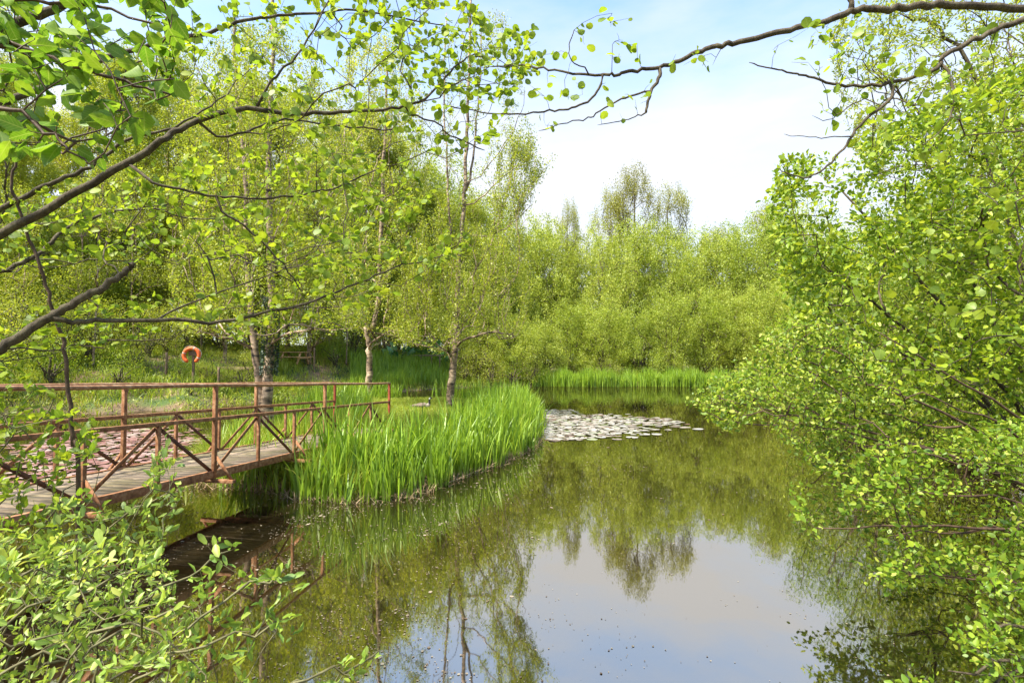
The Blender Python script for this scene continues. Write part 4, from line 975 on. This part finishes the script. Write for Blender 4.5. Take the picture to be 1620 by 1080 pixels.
# ---------------- overhanging alder on the left, its trunk just outside the picture
rgn = np.random.default_rng(61)
TR = [(-3.55, 2.3), ]
def trunk(x, y, z1, r0, r1): return crm([(x, y, zg(x, y) - .2), (x + .03, y, z1 * .35), (x - .02, y + .05, z1 * .7), (x, y, z1)], 5, .01), r0, r1, -1
x0, yA = -3.5, 2.3
def from_trunk(z, pts, n=6): return crm([(x0, yA, z)] + [W(*p) for p in pts], n, .004, rgn)
A_limbs = [trunk(x0, yA, 5.6, .16, .07),
  (from_trunk(2.35, [(-120, 420, 2.35), (25, 358, 2.35), (145, 290, 2.4), (245, 230, 2.45), (285, 203, 2.5), (375, 174, 2.6), (470, 180, 2.7), (540, 177, 2.75), (607, 173, 2.85), (673, 155, 2.9), (720, 107, 2.95), (755, 80, 3.0)]), .021, .0035, (0, .35)),
  (from_trunk(2.45, [(-120, 370, 2.6), (0, 330, 2.65), (60, 300, 2.65), (130, 270, 2.7), (200, 223, 2.75), (277, 200, 2.75), (360, 150, 2.9)]), .017, .004, (0, .38)),
  (L3([(415, 140, 2.65), (470, 85, 2.7), (510, 25, 2.75), (530, -30, 2.8)], 5, .004), .006, .003, (1, .62)),
  (L3([(640, 180, 2.95), (687, 193, 3.0), (713, 213, 3.05), (767, 238, 3.1)], 5, .004), .005, .004, (1, .76)),
  (from_trunk(3.1, [(-100, 200, 2.1), (0, 165, 2.2), (83, 133, 2.3), (160, 97, 2.4), (233, 73, 2.5), (327, 53, 2.6), (400, 30, 2.7), (483, 22, 2.8), (560, 16, 2.9), (640, 30, 3.0), (700, 40, 3.1)]), .016, .003, (0, .5)),
  (from_trunk(3.4, [(-100, 90, 2.1), (0, 45, 2.1), (60, 22, 2.1), (150, -10, 2.1)]), .026, .014, (0, .55)),
  (L3([(330, 222, 2.6), (400, 205, 2.7), (450, 190, 2.8), (540, 200, 2.95), (620, 205, 3.1)], 5, .004), .006, .004, (1, .5)),
  (L3([(225, 288, 2.4), (300, 303, 2.5), (367, 312, 2.6), (433, 314, 2.7), (500, 303, 2.8), (545, 292, 2.85), (620, 255, 2.95)], 5, .004), .0065, .004, (1, .42)),
  (L3([(340, 330, 2.55), (390, 360, 2.6), (440, 408, 2.7), (480, 465, 2.75)], 5, .004), .006, .003, (8, .35)),
  (from_trunk(1.75, [(-120, 600, 2.1), (0, 552, 2.2), (60, 514, 2.25), (110, 482, 2.3), (160, 455, 2.35), (195, 432, 2.4), (211, 418, 2.42)]), .023, .012, (0, .2)),
  (L3([(90, 508, 2.28), (150, 507, 2.35), (250, 506, 2.45), (350, 508, 2.6), (430, 493, 2.7), (500, 475, 2.8), (560, 450, 2.9), (620, 425, 3.0), (700, 403, 3.1), (748, 362, 3.15)], 5, .004), .011, .002, (10, .5)),
  (from_trunk(2.2, [(-120, 480, 3.0), (0, 430, 3.1), (60, 402, 3.2), (100, 365, 3.3), (140, 345, 3.4), (230, 330, 3.6), (320, 347, 3.8), (400, 330, 3.9)]), .017, .003, (0, .3)),
  (L3([(250, 500, 2.6), (330, 468, 2.8), (400, 445, 2.95), (450, 425, 3.0)], 5, .004), .005, .003, (11, .3)),
]
T_A = [in_poly(330, [(250, 60), (330, 0), (560, -30), (700, -30), (770, 20), (850, 40), (870, 110), (800, 150), (790, 230), (700, 240), (600, 225), (480, 215), (330, 190), (250, 130)], 2.4, 3.3, rgn),
       in_poly(250, [(560, -30), (700, -40), (780, 30), (850, 40), (860, 110), (820, 160), (740, 150), (640, 130), (560, 90)], 2.7, 3.3, rgn),
       in_poly(480, [(-150, 330), (80, 280), (280, 240), (470, 225), (640, 240), (690, 300), (640, 400), (560, 430), (400, 430), (240, 420), (100, 420), (-150, 450)], 2.4, 4.2, rgn),
       in_poly(120, [(-100, 520), (120, 460), (300, 460), (560, 400), (740, 340), (780, 400), (640, 470), (450, 520), (250, 545), (100, 560)], 2.5, 3.4, rgn)]
special('alder_tree', 'leafy alder whose mossy branches reach in from the left over the bridge', 'alder tree', A_limbs, T_A, 62,
        [('alder', .041, T_ROUND, 44, .45, .9, .3, .004)], wood='bark', step=.11, wig=.10, pen=.12, lift=.0, rtip=.0009, ex=.45, rmax=.008, maxcnt=2, thick=.006)

# ---------------- big soft leaves hanging in at the top left
hz_ = [trunk(-3.0, 1.5, 4.4, .07, .04),
       (crm([(-3.0, 1.5, 3.3), W(-200, 60, 1.6), W(0, 70, 1.6), W(100, 100, 1.65), W(200, 130, 1.7), W(270, 150, 1.75)], 6, .004), .012, .003, (0, .7)),
       (crm([(-3.0, 1.5, 3.1), W(-200, 150, 1.5), W(0, 170, 1.5), W(80, 215, 1.5), W(140, 260, 1.5)], 6, .004), .010, .002, (0, .65)),
       (crm([(-3.0, 1.5, 3.6), W(-200, -20, 1.7), W(0, 0, 1.7), W(150, 10, 1.75), W(300, 60, 1.8)], 6, .004), .010, .003, (0, .8))]
rgh = np.random.default_rng(63)
special('hazel_tree', 'dark green hazel twigs with large soft leaves hanging in at the top left corner', 'hazel tree', hz_,
        [in_poly(230, [(-120, -60), (330, -40), (300, 60), (280, 110), (250, 170), (200, 250), (150, 275), (80, 230), (-120, 260)], 1.45, 2.0, rgh)], 64,
        [('hazel', .06, T_OVATE, 40, .25, .7, .9, .01)], wood='twig', step=.09, wig=.1, pen=.1, lift=0, rtip=.0012, rmax=.006, maxcnt=3, thick=.006)

# ---------------- overhanging alder on the right
x0, yA = 4.3, 2.7
rgn = np.random.default_rng(65)
R_limbs = [trunk(x0, yA, 6.2, .17, .08),
  (from_trunk(3.7, [(1760, 25, 2.75), (1620, 14, 2.7), (1500, 9, 2.65), (1420, 14, 2.6), (1355, 17, 2.6), (1300, 34, 2.6), (1240, 50, 2.6), (1160, 68, 2.6), (1125, 75, 2.6), (1080, 94, 2.6), (1050, 105, 2.6), (1000, 112, 2.6), (968, 118, 2.6), (925, 119, 2.65), (868, 109, 2.7), (820, 104, 2.75), (775, 106, 2.8)]), .021, .003, (0, .55)),
  (L3([(1046, 112, 2.6), (1040, 128, 2.58), (1030, 145, 2.56), (1026, 160, 2.55), (1022, 178, 2.54)], 4, .002), .009, .006, (1, .64)),
  (L3([(1018, 182, 2.54), (1000, 186, 2.55), (980, 192, 2.56), (945, 198, 2.57)], 4, .003), .004, .002, (2, .95)),
  (L3([(955, 128, 2.6), (935, 155, 2.62), (905, 172, 2.64), (870, 176, 2.66), (820, 180, 2.7), (760, 178, 2.75), (700, 165, 2.8)], 5, .003), .006, .003, (1, .77)),
  (L3([(1025, 145, 2.56), (990, 155, 2.58), (950, 175, 2.6), (930, 187, 2.62), (890, 197, 2.64), (852, 207, 2.66)], 5, .003), .005, .002, (2, .5)),
  (L3([(930, 108, 2.6), (905, 98, 2.58), (900, 70, 2.56), (908, 48, 2.55)], 4, .003), .004, .002, (1, .78)),
  (L3([(1350, 8, 2.6), (1342, -5, 2.6), (1330, -25, 2.6)], 3), .012, .01, (1, .35)),
  (from_trunk(3.45, [(1740, 5, 2.45), (1620, 32, 2.45), (1560, 55, 2.45), (1500, 86, 2.45), (1480, 110, 2.45), (1420, 130, 2.45), (1340, 135, 2.5), (1280, 121, 2.5), (1240, 112, 2.5), (1185, 99, 2.5)]), .016, .0025, (0, .5)),
  (L3([(1415, 138, 2.45), (1404, 160, 2.42), (1360, 200, 2.4), (1340, 228, 2.4), (1310, 262, 2.4), (1280, 280, 2.4), (1250, 277, 2.4), (1228, 266, 2.4)], 5, .003), .008, .002, (8, .62)),
  (L3([(1496, 105, 2.45), (1510, 150, 2.4), (1500, 192, 2.4), (1460, 230, 2.4)], 5, .003), .006, .002, (8, .52)),
  (L3([(1340, 215, 2.4), (1300, 218, 2.4), (1262, 216, 2.4), (1240, 212, 2.4)], 4, .003), .003, .0015, (9, .4)),
  (L3([(1380, 150, 2.44), (1340, 170, 2.42), (1310, 190, 2.41), (1285, 183, 2.4)], 4, .003), .003, .0015, (9, .15)),
]
T_R = [in_poly(80, [(1215, 70), (1300, 30), (1420, 60), (1480, 150), (1520, 200), (1450, 240), (1360, 230), (1300, 200), (1280, 120), (1230, 130)], 2.3, 2.7, rgn),
       in_poly(120, [(1420, 60), (1560, 60), (1700, 20), (1700, 300), (1560, 330), (1450, 250), (1480, 150)], 2.2, 2.9, rgn),
       in_poly(14, [(955, 5), (1005, 20), (1010, 100), (960, 100), (950, 60)], 2.5, 2.65, rgn), in_poly(14, [(950, 130), (1040, 130), (1060, 165), (1020, 190), (950, 180)], 2.5, 2.62, rgn),
       in_poly(10, [(1055, 110), (1070, 80), (1150, 85), (1100, 125)], 2.5, 2.7, rgn), in_poly(26, [(820, 60), (930, 50), (935, 190), (850, 210), (820, 150)], 2.6, 2.8, rgn),
       in_poly(60, [(1350, 400), (1500, 330), (1700, 300), (1700, 560), (1500, 620), (1330, 560), (1300, 480)], 2.3, 3.0, rgn)]
special('alder_tree', 'alder whose long smooth branch reaches in from the top right across the sky', 'alder tree', R_limbs, T_R, 66,
        [('alder', .043, T_ROUND, 26, .45, .9, .2, .01)], wood='bark', step=.09, wig=.11, pen=.06, lift=.05, rtip=.0009, ex=.45, rmax=.008, maxcnt=2, thick=.006)

# ---------------- the great willow bush on the right
def stems(x, y, tips, r0=.05, r1=.015, rg=rgn):
    res = [(np.array([(x, y, zg(x, y) - .2), (x, y, zg(x, y) + .05)]), r0 * 1.6, r0 * 1.5, -1)]
    for t_ in tips:
        e = W(*t_); m = np.array([x, y, zg(x, y) + .1])
        res.append((crm([m, m * .55 + e * .45 + np.array([0, 0, .35]), e], 7, .02, rg)[1:], r0, r1, 1))
    return res
rgw = np.random.default_rng(71)
PA = [(1228, 262), (1262, 236), (1330, 258), (1400, 200), (1500, 150), (1640, 90), (1800, 120), (1800, 780), (1640, 780), (1500, 700), (1400, 690), (1320, 690), (1270, 640), (1240, 560), (1262, 500), (1225, 430), (1215, 330)]
special('willow_tree', 'large rounded willow crowding the right bank above the water', 'willow tree',
    stems(7.0, 6.6, [(1300, 420, 5.6), (1330, 300, 6.0), (1400, 540, 5.4), (1480, 360, 6.5), (1560, 250, 7), (1620, 480, 6.2), (1700, 300, 6)], .036, .010, rgw),
    [in_poly(2900, PA, 4.9, 6.9, rgw, .12, lambda x, y: np.clip(.6 + .8 * np.sin(x * .017 + y * .009 + 1) * np.sin(y * .021 - x * .006), .2, 1))], 72, [('willow', .058, T_OVATE, 110, .4, 1, .1, .04)], wood='bark', step=.22, wig=.09, pen=.12, lift=.05, rtip=.002, ex=.43, rmax=.025, maxcnt=3, sides=(4, 7))
PB = [(1084, 636), (1130, 600), (1180, 575), (1230, 500), (1300, 490), (1390, 560), (1440, 640), (1430, 740), (1370, 760), (1290, 740), (1230, 690), (1190, 665), (1150, 680)]
special('willow_tree', 'pale catkin speckled willow leaning far out over the pond from the right', 'willow tree',
    stems(5.9, 5.0, [(1130, 628, 4.5), (1250, 560, 4.7), (1230, 660, 4.4), (1380, 520, 4.9), (1350, 700, 4.4), (1460, 620, 4.6)], .022, .005, rgw),
    [in_poly(1000, PB, 4.1, 5.4, rgw)], 73, [('far', .034, T_OVATE, 34, .4, 1, .1, .03), ('willow', .036, T_OVATE, 86, .4, 1, .1, .03)], wood='twig', step=.16, wig=.09, pen=.12, lift=.05, rtip=.0018, ex=.43, rmax=.016, maxcnt=3, sides=(4, 7))
PC = [(1215, 855), (1235, 770), (1300, 720), (1420, 690), (1640, 660), (1800, 700), (1800, 1080), (1640, 1080), (1590, 1010), (1540, 960), (1470, 900), (1440, 930), (1350, 925), (1390, 890), (1330, 845), (1290, 862), (1240, 868)]
special('willow_bush', 'deep green willow bush trailing its lowest boughs over the water at the right edge', 'willow bush',
    stems(5.3, 4.2, [(1290, 835, 3.8), (1420, 770, 4.3), (1400, 850, 3.9), (1500, 840, 4), (1560, 930, 3.6), (1620, 760, 4.2)], .02, .004, rgw),
    [in_poly(950, PC, 3.3, 5.4, rgw, .08, lambda x, y: np.clip((x - 1180) / 330, .12, 1) * np.clip(.35 + 1.1 * np.sin(x * .021 + y * .013) * np.sin(y * .024 - x * .008 + 1), .12, 1))], 74, [('willow_dark', .042, T_OVATE, 80, .4, 1, .1, .03)], wood='twig', step=.16, wig=.09, pen=.12, lift=.0, rtip=.0014, ex=.42, rmax=.014, maxcnt=3, sides=(4, 7))
PD = [(1300, 60), (1340, 10), (1480, -40), (1800, -90), (1800, 260), (1560, 270), (1450, 260), (1400, 290), (1350, 240), (1330, 150)]
special('willow_bush', 'dark willow bush rooted at the bottom right corner of the bank', 'willow bush',
    stems(3.9, 2.7, [(1560, 1000, 3.0), (1620, 900, 3.2), (1500, 1060, 3.0), (1700, 1000, 2.9)], .025, .006, rgw),
    [in_poly(420, [(1510, 1000), (1560, 900), (1620, 830), (1800, 800), (1800, 1180), (1420, 1180), (1395, 1070), (1450, 1065), (1500, 1085), (1560, 1070)], 2.7, 3.6, rgw, .06)], 76, [('willow_dark', .04, T_OVATE, 90, .4, 1, .1, .03)], wood='bark', step=.14, wig=.09, pen=.12, lift=.0, rtip=.0015, ex=.43, rmax=.018, maxcnt=3, sides=(4, 7))
special('willow_tree', 'fine leaved willow towering behind the alder branch at the top right', 'willow tree',
    [trunk(11.0, 10.2, 5, .16, .10), (crm([(11, 10.2, 4.6), W(1600, 200, 10.5), W(1500, 60, 10.5), W(1420, 20, 10.4)], 6, .03), .06, .015, (0, .9)), (crm([(11, 10.2, 4.4), W(1600, 300, 10), W(1480, 200, 10), W(1380, 110, 10)], 6, .03), .05, .012, (0, .85))],
    [in_poly(1300, PD, 9, 12.5, rgw)], 75, [('birchleaf', .075, T_WILL, 70, .3, .8, .2, .04)], wood='bark', step=.3, wig=.09, pen=.15, lift=.0, rtip=.0035, ex=.45, rmax=.05, maxcnt=3, sides=(4, 7))

# ---------------- willow scrub at the near left bank
rgs = np.random.default_rng(81)
def shrub(label, base, tips, polys, seed, mat='willow_near', size=.04, per=60, tm=T_OBOV, cat='shrub', r0=.005, step=.10, wood='shoot', up=.35, maxcnt=3, group='young willow scrub at the near bank'):
    return special('willow_shrub', label, cat, stems(*base, tips, r0, .004, rgs), polys, seed, [(mat, size, tm, per, up, .75, -.35, .006)], wood=wood, step=step, wig=.07, pen=.08, lift=.45, rtip=.0009, ex=.42, rmax=.006, maxcnt=maxcnt, sides=(4, 6), thick=.01, group=group)
shrub('bright shoots reaching furthest out over the dark water below the footbridge', (-1.45, 1.5), [(450, 900, 1.9), (365, 870, 2.0), (300, 960, 1.7), (440, 980, 1.8)],
      [in_poly(26, [(425, 905), (455, 872), (475, 925), (472, 1000), (430, 1010), (405, 960)], 1.75, 2.0, rgs), in_poly(46, [(310, 880), (350, 835), (385, 870), (390, 940), (420, 1060), (360, 1150), (290, 1060), (300, 960)], 1.7, 2.05, rgs)], 82, size=.043, per=52)
shrub('low leafy twig at the bottom edge poking out rightmost over the water', (-.95, 1.3), [(600, 1028, 1.7), (540, 1060, 1.65), (500, 1100, 1.5)],
      [in_poly(20, [(480, 1090), (540, 1040), (602, 1018), (606, 1040), (560, 1075), (520, 1130)], 1.5, 1.75, rgs)], 83, size=.036, per=52)
shrub('dense young willow filling the bottom left corner', (-2.0, 1.4), [(60, 900, 1.9), (150, 860, 2.0), (220, 900, 1.8), (100, 1000, 1.6), (250, 1000, 1.7)],
      [in_poly(600, [(-140, 800), (60, 830), (150, 850), (230, 850), (300, 930), (330, 1020), (330, 1180), (-140, 1180)], 1.45, 2.3, rgs)], 84, size=.036, per=58)
shrub('upright willow shoots standing before the near end of the bridge', (-2.6, 2.4), [(265, 780, 2.6), (215, 800, 2.6), (130, 760, 2.8), (180, 850, 2.4)],
      [in_poly(210, [(60, 850), (90, 780), (150, 790), (215, 800), (240, 740), (262, 690), (285, 740), (290, 800), (270, 880), (200, 900), (60, 930)], 2.2, 3.0, rgs)], 85, size=.042, per=52)
shrub('tangled yellow green willow covering the left end of the handrails', (-3.5, 3.0), [(20, 640, 3.0), (90, 620, 3.2), (60, 720, 2.9), (130, 700, 3.0)],
      [in_poly(470, [(-160, 560), (20, 560), (60, 600), (100, 640), (150, 660), (165, 700), (110, 760), (150, 790), (80, 860), (-160, 860)], 2.4, 3.3, rgs)], 86, size=.042, per=50, mat='alder', tm=T_OVATE)
shrub('fine leaved sallow between the bridge and the corner willow', (-2.1, 2.1), [(180, 900, 2.2), (240, 940, 2.1), (120, 920, 2.3)],
      [in_poly(420, [(40, 840), (150, 880), (260, 860), (290, 940), (270, 1060), (60, 1040)], 1.9, 2.6, rgs)], 87, size=.022, per=90)
# thin brown sapling
pts = [(122, 745, 2.7), (117, 705, 2.7), (107, 600, 2.7), (100, 540, 2.7), (82, 490, 2.68), (66, 425, 2.66), (42, 370, 2.64), (30, 327, 2.62), (18, 290, 2.6), (28, 240, 2.6), (30, 180, 2.6)]
b0 = W(130, 900, 2.7); b0[2] = zg(b0[0], 2.7) - .1
special('sapling', 'thin reddish brown bare sapling stem rising in front of the handrails', 'sapling', [(crm([b0] + [W(*p) for p in pts], 5, .003), .011, .005, -1)],
        [in_poly(10, [(20, 330), (20, 170), (120, 200), (150, 330), (80, 400)], 2.5, 2.8, rgs)], 88, [('alder', .04, T_ROUND, 12, .5, .8, 0, .01)], wood='twig', step=.1, pen=.05, lift=.2, rtip=.0015, rmax=.004, maxcnt=1, thick=.004)
